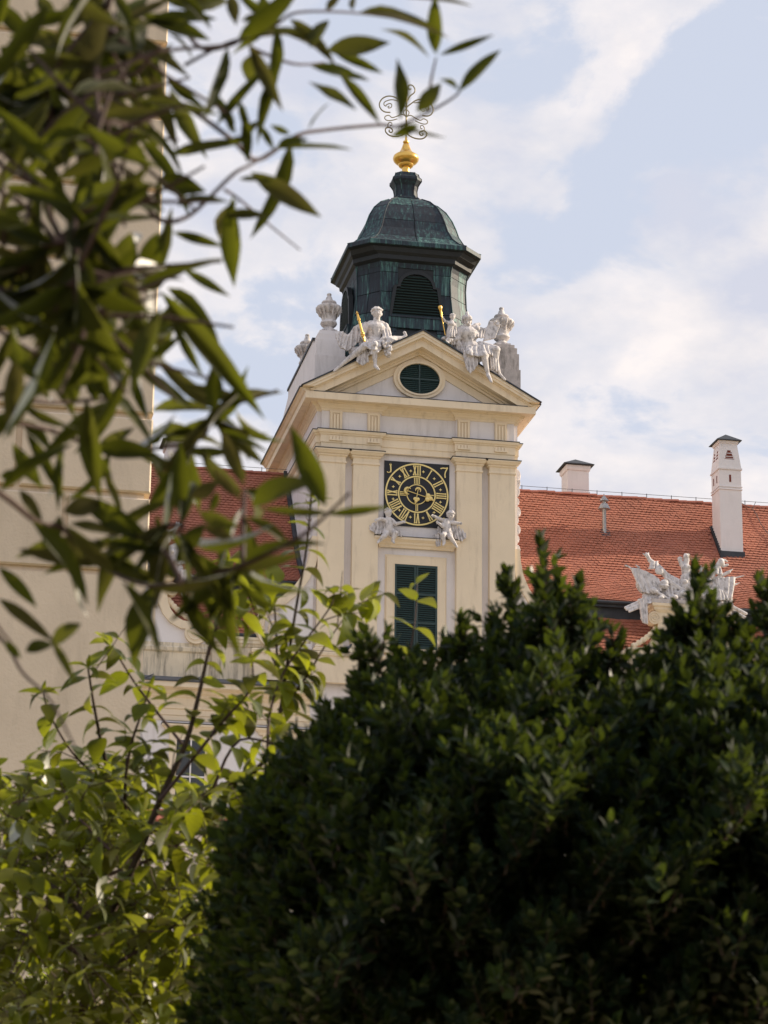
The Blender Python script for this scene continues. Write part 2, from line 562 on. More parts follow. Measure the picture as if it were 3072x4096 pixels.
ow = ellring(.97, .76, 1.22, .95, -.56, -.38).build('oval_window', CREAM, T, smooth=True)
ellring(.95, .74, 1.05, .82, -.62, -.40).build('frame', CREAM, ow, smooth=True)
ellring(.0, .0, .98, .77, -.475, -.46).build('backing', GLASSD, ow)
for k in range(16):
    z = oc[1] - .70 + k * .0925
    hw = .95 * math.sqrt(max(0.0, 1 - ((z - oc[1]) / .76) ** 2)) - .02
    if hw > .1:
        MB().add([(-hw, -.53, z - .03), (hw, -.53, z - .03), (hw, -.49, z + .04), (-hw, -.49, z + .04), (-hw, -.515, z - .04), (hw, -.515, z - .04), (hw, -.478, z + .03), (-hw, -.478, z + .03)],
                 [(0, 1, 2, 3), (4, 7, 6, 5), (0, 4, 5, 1), (2, 6, 7, 3)]).build('slat', SHUT, ow)
MB().box(-.035, .035, -.545, -.48, oc[1] - .74, oc[1] + .74).box(-.94, .94, -.548, -.482, oc[1] - .04, oc[1] + .04).build('glazing_bar', SHUT, ow)
# gable roof behind the pediment
MB().prism([(-5.55, 41.02), (0, 44.05), (5.55, 41.02), (5.4, 40.9), (-5.4, 40.9)], 0.1, 11.0).build('roof', SHEET, T)
# attic side walls with dark coping
for s in (-1, 1):
    xa, xb = (-4.62, -4.2) if s < 0 else (4.2, 4.62)
    MB().box(xa, xb, 1.8, 9.2, 41.2, 44.3).build('attic_wall', WHITE, T)
    MB().box(xa - .06, xb + .06, 1.7, 9.25, 44.3, 44.42).build('coping', SHEET, T)
    MB().loft([[(xa, 9.2, z) for z in (41.0, 44.0)] + [(xb, 9.2, z) for z in (44.0, 41.0)], [(xa - .25, 10.3, z) for z in (41.0, 42.4)] + [(xb, 10.3, z) for z in (42.4, 41.0)], [(xa - .3, 11.2, z) for z in (41.0, 41.6)] + [(xb, 11.2, z) for z in (41.6, 41.0)]]).build('scroll_wall', WHITE, T)
    c = -3.95 if s < 0 else 4.38
    mt = WHITE if s < 0 else GREYST
    for y0 in (0.75, 6.4):
        m = MB().box(c - .74, c + .74, y0, y0 + 1.5, 41.2, 43.25).box(c - .68, c + .68, y0 + .05, y0 + 1.45, 43.25, 44.05).box(c - .60, c + .60, y0 + .1, y0 + 1.4, 44.05, 44.36).box(c - .50, c + .50, y0 + .2, y0 + 1.3, 44.36, 44.55)
        m.build('pedestal', mt, T)

# clock surround, ledge and the shuttered window ----------------------
MB().box(-1.80, 1.80, -.06, .01, 34.45, 38.33).build('clock_surround', WHITE, T)
hood = MB().mold([(-1.72, 0), (-1.72, -.16), (1.72, -.16), (1.72, 0)], [(-.1, 33.93), (.0, 33.93), (.03, 34.02), (.10, 34.08), (.12, 34.16), (.22, 34.24), (.26, 34.27), (.26, 34.37), (-.1, 34.42)]).build('hood_moulding', CREAM, T)
MB().mold([(-1.72, 0), (-1.72, -.16), (1.72, -.16), (1.72, 0)], [(-.1, 34.42), (.285, 34.372), (.285, 34.395), (-.1, 34.45)]).build('flashing', SHEET, hood)
win = MB().box(-1.36, -1.02, -.10, .01, 28.9, 33.5).box(1.02, 1.36, -.10, .01, 28.9, 33.5).box(-1.02, 1.02, -.10, .01, 33.17, 33.5).build('shuttered_window', CREAM, T)
MB().box(-1.42, 1.42, -.04, .008, 28.9, 33.62).build('surround', CREAM, win)
MB().box(-1.02, -.985, -.13, -.05, 29.24, 33.205).box(.985, 1.02, -.13, -.05, 29.24, 33.205).box(-.985, .985, -.13, -.05, 33.17, 33.205).build('reveal_bead', CREAM, win)
MB().box(-.99, .99, -.055, -.045, 29.24, 33.17).build('backing', GLASSD, win)
MB().box(-1.45, 1.45, -.22, .0, 29.0, 29.24).build('sill', CREAM, win)
for s in (-1, 1):
    x0, x1 = (-.985, -.008) if s < 0 else (.008, .985)
    sh = MB().box(x0, x0 + .09, -.135, -.06, 29.26, 33.16).box(x1 - .09, x1, -.135, -.06, 29.26, 33.16).box(x0 + .09, x1 - .09, -.13, -.065, 33.05, 33.16).box(x0 + .09, x1 - .09, -.13, -.065, 31.75, 31.86).box(x0 + .09, x1 - .09, -.13, -.065, 30.42, 30.53).box(x0 + .09, x1 - .09, -.13, -.065, 29.26, 29.37)
    sh.build('shutter_frame', SHUT, win)
    for za, zb in ((29.38, 30.41), (30.54, 31.74), (31.87, 33.04)):
        n = int((zb - za) / .098)
        for k in range(n):
            z = za + (k + .5) * (zb - za) / n
            MB().add([(x0 + .09, -.125, z - .035), (x1 - .09, -.125, z - .035), (x1 - .09, -.075, z + .035), (x0 + .09, -.075, z + .035), (x0 + .09, -.115, z - .045), (x1 - .09, -.115, z - .045), (x1 - .09, -.065, z + .025), (x0 + .09, -.065, z + .025)],
                     [(0, 1, 2, 3), (4, 7, 6, 5), (0, 4, 5, 1), (2, 6, 7, 3), (0, 3, 7, 4), (1, 5, 6, 2)]).build('slat', SHUT, win)

# concave scroll buttresses left and right of the tower ------------------
cur = [(4.78, 34.2), (4.82, 33.6), (4.95, 32.95), (5.2, 32.35), (5.6, 31.75), (6.1, 31.3), (6.5, 31.0)]
scr = [(6.55 + .68 * math.cos(a), 29.95 + .98 * math.sin(a)) for a in [rad(88 - 14 * k) for k in range(15)]]
for s in (-1, 1):
    poly = [(s * x, z) for x, z in [(4.7, 28.86), (4.7, 34.2)] + cur[1:] + scr if z >= 28.8]
    poly.append((s * 6.9, 28.86))
    MB().prism(poly, -.12, .5).build('scroll_wall', WHITE, T)
    edge = [(4.70, 34.2)] + cur + scr
    m = MB()
    pts = [Vector((s * x, z)) for x, z in edge[1:]]
    outer, inner = [], []
    for i, p in enumerate(pts):
        t_ = (pts[min(i + 1, len(pts) - 1)] - pts[max(i - 1, 0)]).normalized()
        nrm = Vector((t_.y, -t_.x)) * s
        inner.append(p + nrm * .34)
        outer.append(p - nrm * .03)
    m.loft([[(o.x, -.24, o.y), (o.x, .52, o.y), (i.x, .45, i.y), (i.x, -.24, i.y)] for o, i in zip(outer, inner)])
    m.build('scroll_band', CREAM, T, smooth=True)
    sp = [Vector((s * (6.42 + (.62 - .10 * a / 2) * math.cos(-s * 0 + a) * .9), -.27, 29.85 + (.78 - .13 * a / 2) * math.sin(a))) for a in [k * .45 for k in range(22)]]
    MB().tube(sp, .055, 6).build('scroll_spiral', CREAM, T, smooth=True)
    # scrolled white ornament down the tower's side edge
    m = MB()
    for k, (dx, z, r) in enumerate([(.12, 37.95, .30), (.20, 37.6, .22), (.1, 37.2, .26), (.16, 36.7, .18), (.2, 36.2, .24), (.1, 35.8, .18), (.2, 35.35, .22), (.12, 34.9, .2), (.2, 34.4, .2), (.1, 33.95, .16), (.12, 33.5, .14)]):
        m.loft([[(s * (4.70 + (dx + .12) * .55 + rr * math.cos(2 * math.pi * i / 12) * .75), .55 + rr * .8 * yy, z + rr * 1.15 * math.sin(2 * math.pi * i / 12)) for i in range(12)] for rr, yy in ((.25 * r, -1), (.8 * r, -.7), (r, 0), (.8 * r, .7), (.25 * r, 1))])
    m.build('side_ornament', STONE, T, smooth=True)

# ------------------------------------------------------------------ copper lantern
LY = 3.15


def ring(a, b, z, o=0.0):
    a, b = a + o, b + o * .42
    return [(-b, LY - a, z), (b, LY - a, z), (a, LY - b, z), (a, LY + b, z), (b, LY + a, z), (-b, LY + a, z), (-a, LY + b, z), (-a, LY - b, z)]


BODY = [(3.30, 2.05, 43.2), (3.02, 1.92, 44.2), (2.86, 1.82, 44.9), (2.72, 1.74, 45.7), (2.63, 1.68, 46.4), (2.60, 1.66, 47.2), (2.64, 1.68, 47.8), (2.70, 1.72, 48.05)]
DOME = [(3.20, 2.30, 48.93), (2.86, 2.04, 49.13), (2.52, 1.78, 49.5), (2.28, 1.58, 50.0), (2.16, 1.48, 50.45), (2.00, 1.36, 50.9), (1.74, 1.18, 51.4), (1.38, .92, 51.82), (.92, .60, 52.12)]
NECK = [(.80, .50, 52.12), (.80, .50, 52.25), (.60, .36, 52.34), (.52, .31, 52.5), (.50, .30, 52.75), (.54, .32, 53.0), (.62, .37, 53.15), (.70, .41, 53.28), (.70, .41, 53.40), (.60, .36, 53.5), (.56, .33, 53.68)]
lan = MB().loft([ring(*q, o=-.03) for q in BODY]).build('lantern_body', COPD, T)
dom = MB().loft([ring(*q, o=-.03) for q in DOME]).build('dome', COPD, T)


def sheets(prof, parent, rows, colsf, name='copper_sheet', skip=()):
    """cover a faceted shell with single copper sheets"""
    m_ = len(prof) - 1
    for k in range(8):
        cols = colsf[k % 2]
        for r in range(rows):
            t0, t1 = r / rows * m_, (r + 1) / rows * m_
            ts = [t0] + [q for q in range(int(math.ceil(t0 + 1e-6)), int(math.floor(t1 - 1e-6)) + 1)] + [t1]
            ts = [t0 + .02] + ts[1:-1] + [t1 - .02]
            for c in range(cols):
                if (k, c) in skip: continue
                s0, s1 = c / cols + .008, (c + 1) / cols - .008
                o = random.uniform(-.006, .006)
                pts = []
                for q in ts:
                    i = min(int(q), m_ - 1)
                    fr = q - i
                    a, b, z = [prof[i][j] * (1 - fr) + prof[i + 1][j] * fr for j in range(3)]
                    R1, R0 = ring(a, b, z, .012 + o), ring(a, b, z, -.025)
                    for R_ in (R1, R0):
                        A, B = Vector(R_[k]), Vector(R_[(k + 1) % 8])
                        pts.append((A.lerp(B, s0), A.lerp(B, s1)))
                m = MB()
                rings = []
                for i in range(len(ts)):
                    rings.append([pts[2 * i][0], pts[2 * i][1], pts[2 * i + 1][1], pts[2 * i + 1][0]])
                m.loft(rings).build(name, COPPER, parent)


sheets(BODY, lan, 5, (4, 2), skip=((0, 1), (0, 2)))
for r in range(2):
    sheets([BODY[0], BODY[1]] if r else [BODY[6], BODY[7]], lan, 1, (1, 1), 'copper_band')
sheets(DOME, dom, 4, (2, 1))
# standing ribs on the eight arrises
for prof, par in ((BODY, lan), (DOME, dom)):
    for k in range(8):
        MB().tube([Vector(ring(a, b, z, .02)[k]) for a, b, z in prof], .035, 6).build('rib', COPPER, par, smooth=True)
eav = MB().loft([ring(2.70, 1.72, 48.03), ring(2.86, 1.84, 48.14), ring(2.88, 1.85, 48.34), ring(3.0, 2.05, 48.46), ring(3.06, 2.16, 48.66), ring(3.16, 2.25, 48.70), ring(3.16, 2.25, 48.9)]).build('lantern_eaves', COPD, T)
for k in range(8):
    A_ = [ring(3.19, 2.28, 48.71), ring(3.23, 2.31, 48.73), ring(3.22, 2.30, 48.93), ring(3.17, 2.27, 48.98), ring(2.9, 2.05, 49.10)]
    MB().loft([[r_[k], r_[(k + 1) % 8], tuple(Vector(r_[(k + 1) % 8]) + (Vector((0, LY, 48.8)) - Vector(r_[(k + 1) % 8])) * .02), tuple(Vector(r_[k]) + (Vector((0, LY, 48.8)) - Vector(r_[k])) * .02)] for r_ in A_]).build('eaves_apron', COPPER, eav)
nk = MB().loft([ring(*q) for q in NECK]).build('lantern_neck', COPPER, T)
for k in range(8):
    MB().tube([Vector(ring(a, b, z, .01)[k]) for a, b, z in NECK[2:]], .018, 5).build('rib', COPPER, nk, smooth=True)


def louvre(mw, par, n=15):
    """arched louvre unit built around local origin: x across, -y out, z up from its sill"""
    lo = []
    H, hw0, hw1 = 2.15, 1.20, .98
    def hw(z):
        base = hw0 + (hw1 - hw0) * min(1, z / 1.5)
        if z > 1.45:
            base = hw1 * .80 * math.sqrt(max(0, 1 - ((z - 1.45) / (H - 1.45)) ** 2)) + .02
        return base
    outl = [(-hw(z), z) for z in (0, .5, 1.0, 1.449)] + [(-hw(z), z) for z in (1.46, 1.6, 1.75, 1.88, 1.98, 2.06, 2.11, 2.145)]
    outl = outl + [(-x, z) for x, z in outl[::-1]]
    unit = MB().prism(outl, .02, .10).build('louvre', GLASSD, par, mw=mw)
    fr = []
    cx, cz = 0, .95
    m = MB()
    rings = []
    for x, z in outl:
        d = Vector((x - cx, (z - cz) * 1.0)).normalized()
        rings.append([(x - d.x * .03, .12, z - d.y * .03), (x - d.x * .03, -.10, z - d.y * .03), (x + d.x * .13, -.10, z + d.y * .13), (x + d.x * .13, .12, z + d.y * .13)])
    m.loft(rings).build('arch_frame', COPD, unit)
    MB().box(-1.36, 1.36, -.16, .35, -.62, -.10).build('sill_board', COPPER, unit)
    MB().box(-1.30, 1.30, -.20, .3, -.10, .0).build('sill', COPPER, unit)
    for k in range(n):
        z = .05 + k * (H - .1) / n
        h = hw(z + .04) - .03
        if h < .1: continue
        MB().add([(-h, -.09, z), (h, -.09, z), (h, .03, z + .09), (-h, .03, z + .09), (-h, -.08, z - .02), (h, -.08, z - .02), (h, .03, z + .06), (-h, .03, z + .06)],
                 [(0, 1, 2, 3), (4, 7, 6, 5), (0, 4, 5, 1), (2, 6, 7, 3), (0, 3, 7, 4), (1, 5, 6, 2)]).build('slat', SHUT, unit)


louvre(Matrix.Translation((0, .32, 45.30)), T)
louvre(Matrix.Translation((-2.83, LY, 45.30)) @ Matrix.Rotation(-math.pi / 2, 4, 'Z'), T)

# gilded finial and wrought cross
zc = lambda py: P(1625, py, LY)[2]
fin = MB().lathe([(.30, zc(712)), (.33, zc(706)), (.34, zc(700)), (.21, zc(694)), (.18, zc(684)), (.20, zc(674)), (.33, zc(668)), (.37, zc(663)), (.38, zc(659)), (.52, zc(652)), (.61, zc(644)), (.64, zc(636)), (.60, zc(626)), (.48, zc(619)), (.34, zc(612)), (.25, zc(600)), (.19, zc(588)), (.15, zc(578)), (.09, zc(575)), (.15, zc(571)), (.145, zc(566)), (.06, zc(562)), (.05, zc(548)), (.02, zc(546))], (0, LY), 28).build('finial', GOLD, T, smooth=True)
MB().tube([(0, LY, zc(550)), (0, LY, zc(350))], .04, 8).build('cross_rod', IRONG, fin, smooth=True)


def OR(zx, zy):
    return P(1480 + zx / 5.53, 320 + zy / 5.53, LY)


c0 = OR(815, 900)


def orn(pts, r=.032):
    w3 = [OR(*p) for p in pts]
    # smooth the polyline
    out = []
    for i in range(len(w3) - 1):
        p0, p1, p2, p3 = w3[max(i - 1, 0)], w3[i], w3[i + 1], w3[min(i + 2, len(w3) - 1)]
        for k in range(5):
            t_ = k / 5
            out.append(.5 * ((2 * p1) + (p2 - p0) * t_ + (2 * p0 - 5 * p1 + 4 * p2 - p3) * t_ ** 2 + (3 * p1 - p0 - 3 * p2 + p3) * t_ ** 3))
    out.append(w3[-1])
    for s in (1, -1):
        MB().tube([Vector((p.x * s, p.y + (.02 if s < 0 else 0), p.z)) for p in out], r, 6).build('iron_scroll', IRONG, fin, smooth=True)


orn([(800, 600), (700, 500), (600, 410), (490, 362), (380, 360), (270, 415), (208, 530), (240, 640), (330, 705), (450, 715)])
orn([(640, 470), (500, 437), (400, 450), (320, 490), (310, 545), (352, 578), (370, 545), (440, 520), (480, 545), (470, 600), (420, 620), (398, 590), (430, 575)], .024)
orn([(790, 800), (700, 760), (600, 800), (490, 830), (420, 782), (345, 800), (325, 845), (370, 890), (470, 895), (600, 860)], .024)
orn([(805, 1150), (700, 1225), (560, 1250), (430, 1225), (350, 1150), (345, 1080), (400, 1045), (470, 1070), (500, 1120), (470, 1160), (425, 1140), (430, 1105)], .034)
orn([(400, 1045), (395, 985), (430, 935), (480, 950), (480, 1000), (440, 1005)], .022)
orn([(800, 480), (720, 330), (640, 250), (620, 170), (670, 95), (740, 95), (775, 150), (740, 190), (705, 170)], .032)
orn([(800, 830), (760, 760), (740, 700), (800, 640)], .024)

# ================================================================== CLOCK
CZ = 36.51
clock = thing('clock', 'square black clock with gold roman numerals and sun and moon hands', 'clock', (0, -.06, 34.98))
MB().box(-1.52, 1.52, -.11, -.055, 34.98, 38.04).build('dial', NAVY, clock)


def cring(r, wd, y0=-.14, y1=-.112, n=72):
    rings = []
    for k in range(n + 1):
        a = 2 * math.pi * k / n
        c, s_ = math.cos(a), math.sin(a)
        rings.append([((r - wd) * c, y1, CZ + (r - wd) * s_), ((r - wd) * c, y0, CZ + (r - wd) * s_), ((r + wd) * c, y0, CZ + (r + wd) * s_), ((r + wd) * c, y1, CZ + (r + wd) * s_)])
    return MB().loft(rings, caps=False).build('gold_ring', GOLDP, clock)


cring(1.445, .034)
cring(.85, .030)
cring(.465, .020)


def stroke(m, p, q, wd, y0=-.15, y1=-.112, serif=True):
    p, q = Vector(p), Vector(q)
    d = (q - p).normalized()
    n = Vector((d.y, -d.x))
    L = (q - p).length
    if serif:
        pts = []
        sw = wd * 1.9
        for t_, h in ((-.0, .0), (.06, sw), (.12, wd), (.88, wd), (.94, sw), (1.0, .0)):
            pts.append((t_ * L, h))
        poly = [p + d * a + n * h for a, h in pts] + [p + d * a - n * h for a, h in pts[::-1] if h > 0]
    else:
        poly = [p + n * wd, q + n * wd, q - n * wd, p - n * wd]
    m.prism([(v.x, v.y) for v in poly], y0, y1)


def numeral(txt, ang, r0, r1, wd=.024, gap=.105):
    """roman numeral standing radially, its top outwards"""
    m = MB()
    w = {'I': gap, 'V': gap * 1.75, 'X': gap * 1.75}
    tot = sum(w[c] for c in txt)
    x = -tot / 2
    loc = []
    for c in txt:
        cx = x + w[c] / 2
        h = .62 * w[c] / 2
        if c == 'I': loc.append(((cx, r0), (cx, r1)))
        elif c == 'V':
            loc += [((cx, r0), (cx - h * 1.1, r1)), ((cx, r0), (cx + h * 1.1, r1))]
        else:
            loc += [((cx - h, r0), (cx + h, r1)), ((cx + h, r0), (cx - h, r1))]
        x += w[c]
    ca, sa = math.cos(ang), math.sin(ang)
    for i, (p, q) in enumerate(loc):
        rot = lambda v: (v[0] * ca + v[1] * sa, CZ - v[0] * sa + v[1] * ca)
        stroke(m, rot(p), rot(q), wd, y0=-.148 - .002 * (i % 3))
    m.build('numeral', GOLDP, clock)


for i, t_ in enumerate(['XII', 'I', 'II', 'III', 'IIII', 'V', 'VI', 'VII', 'VIII', 'IX', 'X', 'XI']):
    numeral(t_, i * math.pi / 6, .90, 1.385)
    a = (i + .5) * math.pi / 6
    cx, cz = 1.14 * math.sin(a), CZ + 1.14 * math.cos(a)
    MB().prism([(cx + r * math.cos(k * math.pi / 4), cz + r * math.sin(k * math.pi / 4)) for k, r in zip(range(8), [.075, .03] * 4)], -.15, -.112).build('star', GOLDP, clock)
for i, t_ in enumerate(['IIII', 'I', 'II', 'III']):
    numeral(t_, i * math.pi / 2, .50, .79, .017, .075)


def digit(strokes, cx, cz, s=1.0):
    m = MB()
    for path, wd in strokes:
        for k in range(len(path) - 1):
            stroke(m, (cx + path[k][0] * s, cz + path[k][1] * s), (cx + path[k + 1][0] * s, cz + path[k + 1][1] * s), wd, y0=-.148 - .001 * k, serif=False)
    m.build('year_digit', GOLDP, clock)


digit([([(0.0, .24), (.02, -.10), (0.0, -.19)], .03), ([(.01, -.18), (-.10, -.22), (-.16, -.17)], .016), ([(0, .24), (-.05, .15)], .014), ([(0, .24), (.05, .15)], .014)], -1.24, 37.68)
digit([([(-.17, .16), (-.06, .20), (.06, .19), (.17, .22)], .026), ([(.15, .20), (.06, .02), (.03, -.12), (.05, -.26)], .028)], 1.27, 37.66)
digit([([(.10, .04), (.06, .14), (-.04, .16), (-.11, .08), (-.08, -.02), (.03, -.04), (.10, .04), (.11, -.1), (.0, -.22)], .024)], 1.27, 35.30)


def ball(m, c, r, n=10):
    m.loft([[(c[0] + r * math.sin(math.pi * j / 8) * math.cos(2 * math.pi * i / n), c[1] - r * .7 * math.cos(math.pi * j / 8), c[2] + r * math.sin(math.pi * j / 8) * math.sin(2 * math.pi * i / n)) for i in range(n)] for j in [.3] + list(range(1, 8)) + [7.7]])


def hand(ang, L0, L1, r, yy):
    d = Vector((math.sin(ang), math.cos(ang)))
    n = Vector((d.y, -d.x))
    at = lambda a, b: (d.x * a + n.x * b, CZ + d.y * a + n.y * b)
    rod = MB().tube([(at(-L1, 0)[0], yy, at(-L1, 0)[1]), (at(L0, 0)[0], yy, at(L0, 0)[1])], .018, 6).build('hand', GOLDP, clock, smooth=True)
    m = MB()
    for a, b, k in ((L0, -r * .8, 1), (L0 + r * .15, r * .8, 1), (L0 + r * 1.2, 0, .95)):
        p = at(a, b)
        ball(m, (p[0], yy - .03, p[1]), r * k)
    p0, p1, p2 = at(L0 + r * 1.6, 0), at(L0 + r * 2.5, r * .25), at(L0 + r * 3.1, -r * .1)
    m.tube([(p0[0], yy, p0[1]), (p1[0], yy, p1[1]), (p2[0], yy, p2[1])], [r * .6, r * .35, .01], 7)
    m.build('sun_balls', GOLDP, rod, smooth=True)
    m = MB()
    pts, rr = [], []
    for k in range(13):
        a = -2.1 + k * 4.2 / 12
        p = at(-L1 + r * .2 - r * 1.35 * math.cos(a) + r * .55, r * 1.35 * math.sin(a))
        pts.append((p[0], yy - .02, p[1]))
        rr.append(.012 + r * .42 * math.cos(a / 2.1 * math.pi / 2))
    m.tube(pts, rr, 8)
    m.build('crescent', GOLDP, rod, smooth=True)


hand(rad(106), .50, .52, .115, -.20)
hand(rad(190), .26, .22, .085, -.25)


# ================================================================== SCULPTURE
def sculpt(name, mat, parts, voxel=.03, smooth=1, parent=None):
    """union of capsules / blobs / cloth folds fused into one carved surface"""
    m = MB()
    for pr in parts:
        if pr[0] == 'c':        # tapered capsule
            _, a, ra, b, rb = pr
            a, b = Vector(a), Vector(b)
            d = b - a
            if d.length < 1e-4: d = Vector((0, 0, .001))
            dn = d.normalized()
            path, rr = [], []
            for k in (-1.0, -.8, -.4): path.append(a + dn * ra * k); rr.append(ra * math.sqrt(max(.01, 1 - k * k)))
            path.append(a); rr.append(ra)
            path.append(b); rr.append(rb)
            for k in (.4, .8, 1.0): path.append(b + dn * rb * k); rr.append(rb * math.sqrt(max(.01, 1 - k * k)))
            m.tube(path, rr, 10)
        elif pr[0] == 'e':      # ellipsoid (centre, radii)
            _, c, r = pr
            m.loft([[(c[0] + r[0] * math.sin(t) * math.cos(2 * math.pi * i / 12), c[1] + r[1] * math.sin(t) * math.sin(2 * math.pi * i / 12), c[2] + r[2] * math.cos(t)) for i in range(12)] for t in [.12] + [math.pi * j / 8 for j in range(1, 8)] + [math.pi - .12]])
        elif pr[0] == 'cloth':  # ridged folds between two edge curves
            _, A, B, n, r = pr
            def at(L, t):
                x = t * (len(L) - 1)
                i = min(int(x), len(L) - 2)
                return Vector(L[i]).lerp(Vector(L[i + 1]), x - i)
            nu, nv = n * 6, 10
            ph = [random.uniform(-.5, .5) for _ in range(n + 3)]
            fr, bk = [], []
            for j in range(nv + 1):
                v_ = j / nv
                rf, rb = [], []
                for i in range(nu + 1):
                    u = i / nu
                    x = u * n * .46 + ph[int(u * n)] * .25 * (1 - v_) + .22 * math.sin(v_ * 3 + ph[0] * 9)
                    a, b = at(A, u), at(B, u)
                    p = a.lerp(b, v_)
                    fold = abs(math.sin(math.pi * x)) ** .7          # sharp valleys, round ridges
                    amp = r * (1.0 + 1.7 * v_)
                    p = p + Vector((0, -amp * fold, -.35 * amp * fold * v_)) + (b - a) * (.05 * math.sin(7 * u + ph[1] * 9) * v_)
                    rf.append(p)
                    rb.append(p + Vector((0, max(.05, r * 1.3), 0)))
                fr.append(rf); bk.append(rb)
            m.loft([fr[j] + bk[j][::-1] for j in range(nv + 1)])
        elif pr[0] == 'box':
            q = [Vector(v) for v in pr[1]]
            th = Vector(pr[2])
            m.add(q + [v + th for v in q], [(0, 1, 2, 3), (7, 6, 5, 4), (0, 4, 5, 1), (1, 5, 6, 2), (2, 6, 7, 3), (3, 7, 4, 0)])
    me = bpy.data.meshes.new(name)
    me.from_pydata(m.v, [], m.f)
    bm = bmesh.new(); bm.from_mesh(me)
    bmesh.ops.recalc_face_normals(bm, faces=bm.faces)
    bm.to_mesh(me); bm.free()
    o = bpy.data.objects.new('tmp', me)
    COL.objects.link(o)
    rm = o.modifiers.new('r', 'REMESH'); rm.mode = 'VOXEL'; rm.voxel_size = voxel
    sm = o.modifiers.new('s', 'SMOOTH'); sm.factor = .5; sm.iterations = smooth
    dg = bpy.context.evaluated_depsgraph_get()
    me2 = bpy.data.meshes.new_from_object(o.evaluated_get(dg))
    bpy.data.objects.remove(o)
    me2.name = name
    me2.materials.clear()
    me2.materials.append(mat)
    me2.polygons.foreach_set('use_smooth', [True] * len(me2.polygons))
    return link(name, me2, parent)


def mapper(ox, oy, s):
    return lambda zx, zy, Y: P(ox + zx / s, oy + zy / s, Y)


def head(A, zx, zy, Y, r, look=(0, -1, -.15), hair=True, helmet=False, beard=False):
    """head with brow, nose, jaw, ears and a mass of curls"""
    c = A(zx, zy, Y)
    f = Vector(look).normalized()
    rgt = f.cross(Vector((0, 0, 1))).normalized()
    up = rgt.cross(f)
    q = lambda a, b, d: c + rgt * a * r + up * b * r + f * d * r
    out = [('e', q(0, .12, 0), (r * .78, r * .86, r * .95)), ('c', q(0, -.35, .25), r * .52, q(0, -.68, .42), r * .30),
           ('c', q(0, .12, .80), r * .09, q(0, -.18, .98), r * .14),            # nose
           ('c', q(-.32, .22, .72), r * .11, q(.32, .22, .72), r * .11),         # brow
           ('c', q(-.16, -.44, .72), r * .09, q(.16, -.44, .72), r * .09),       # lips
           ('e', q(-.34, -.10, .55), (r * .2,) * 3), ('e', q(.34, -.10, .55), (r * .2,) * 3),
           ('e', q(-.80, 0, -.05), (r * .13, r * .2, r * .26)), ('e', q(.80, 0, -.05), (r * .13, r * .2, r * .26)),
           ('c', q(0, -.5, -.15), r * .42, q(0, -1.35, -.2), r * .48)]          # neck
    if hair:
        for k in range(20):
            a = random.uniform(-2.6, 2.6); e = random.uniform(.15, 1.35)
            out.append(('e', q(.85 * math.sin(a) * math.cos(e), .20 + .85 * math.sin(e), -.85 * math.cos(a) * math.cos(e) * (-1 if abs(a) > 2.2 else 1) * .9), (r * .24,) * 3))
        for k in range(9):
            a = -1.3 + k * .325
            out.append(('e', q(.78 * math.sin(a), .62, .62 * math.cos(a)), (r * .2,) * 3))
    if helmet:
        out += [('e', q(0, .55, -.05), (r * .95, r * 1.0, r * .72)), ('c', q(-.7, .45, .62), r * .16, q(.7, .45, .62), r * .16), ('c', q(0, 1.25, .35), r * .22, q(0, 1.5, -.2), r * .34), ('c', q(0, 1.5, -.2), r * .34, q(0, .7, -1.1), r * .22)]
    if beard:
        for k in range(10):
            out.append(('e', q(random.uniform(-.4, .4), random.uniform(-1.15, -.5), random.uniform(.35, .75)), (r * .22,) * 3))
    return out


def hand3(A, p, d, r, curl):
    """five fingers fanned from a palm"""
    p = Vector(p); d = Vector(d).normalized()
    s = d.cross(Vector((0, -1, 0)))
    if s.length < .1: s = Vector((1, 0, 0))
    s.normalize()
    c = Vector(curl)
    out = [('e', p, (r * 1.05, r * .8, r * 1.05))]
    for k, (o, L) in enumerate(((-.8, 1.5), (-.28, 1.8), (.28, 1.75), (.8, 1.35))):
        b = p + s * o * r * .9 + d * r * .6
        mid = b + d * r * L * .6 + s * o * r * .2
        out += [('c', b, r * .27, mid, r * .24), ('c', mid, r * .24, mid + (d * .5 + c).normalized() * r * L * .55, r * .2)]
    out.append(('c', p - s * r * .8, r * .3, p - s * r * 1.5 + d * r * .8, r * .23))
    return out


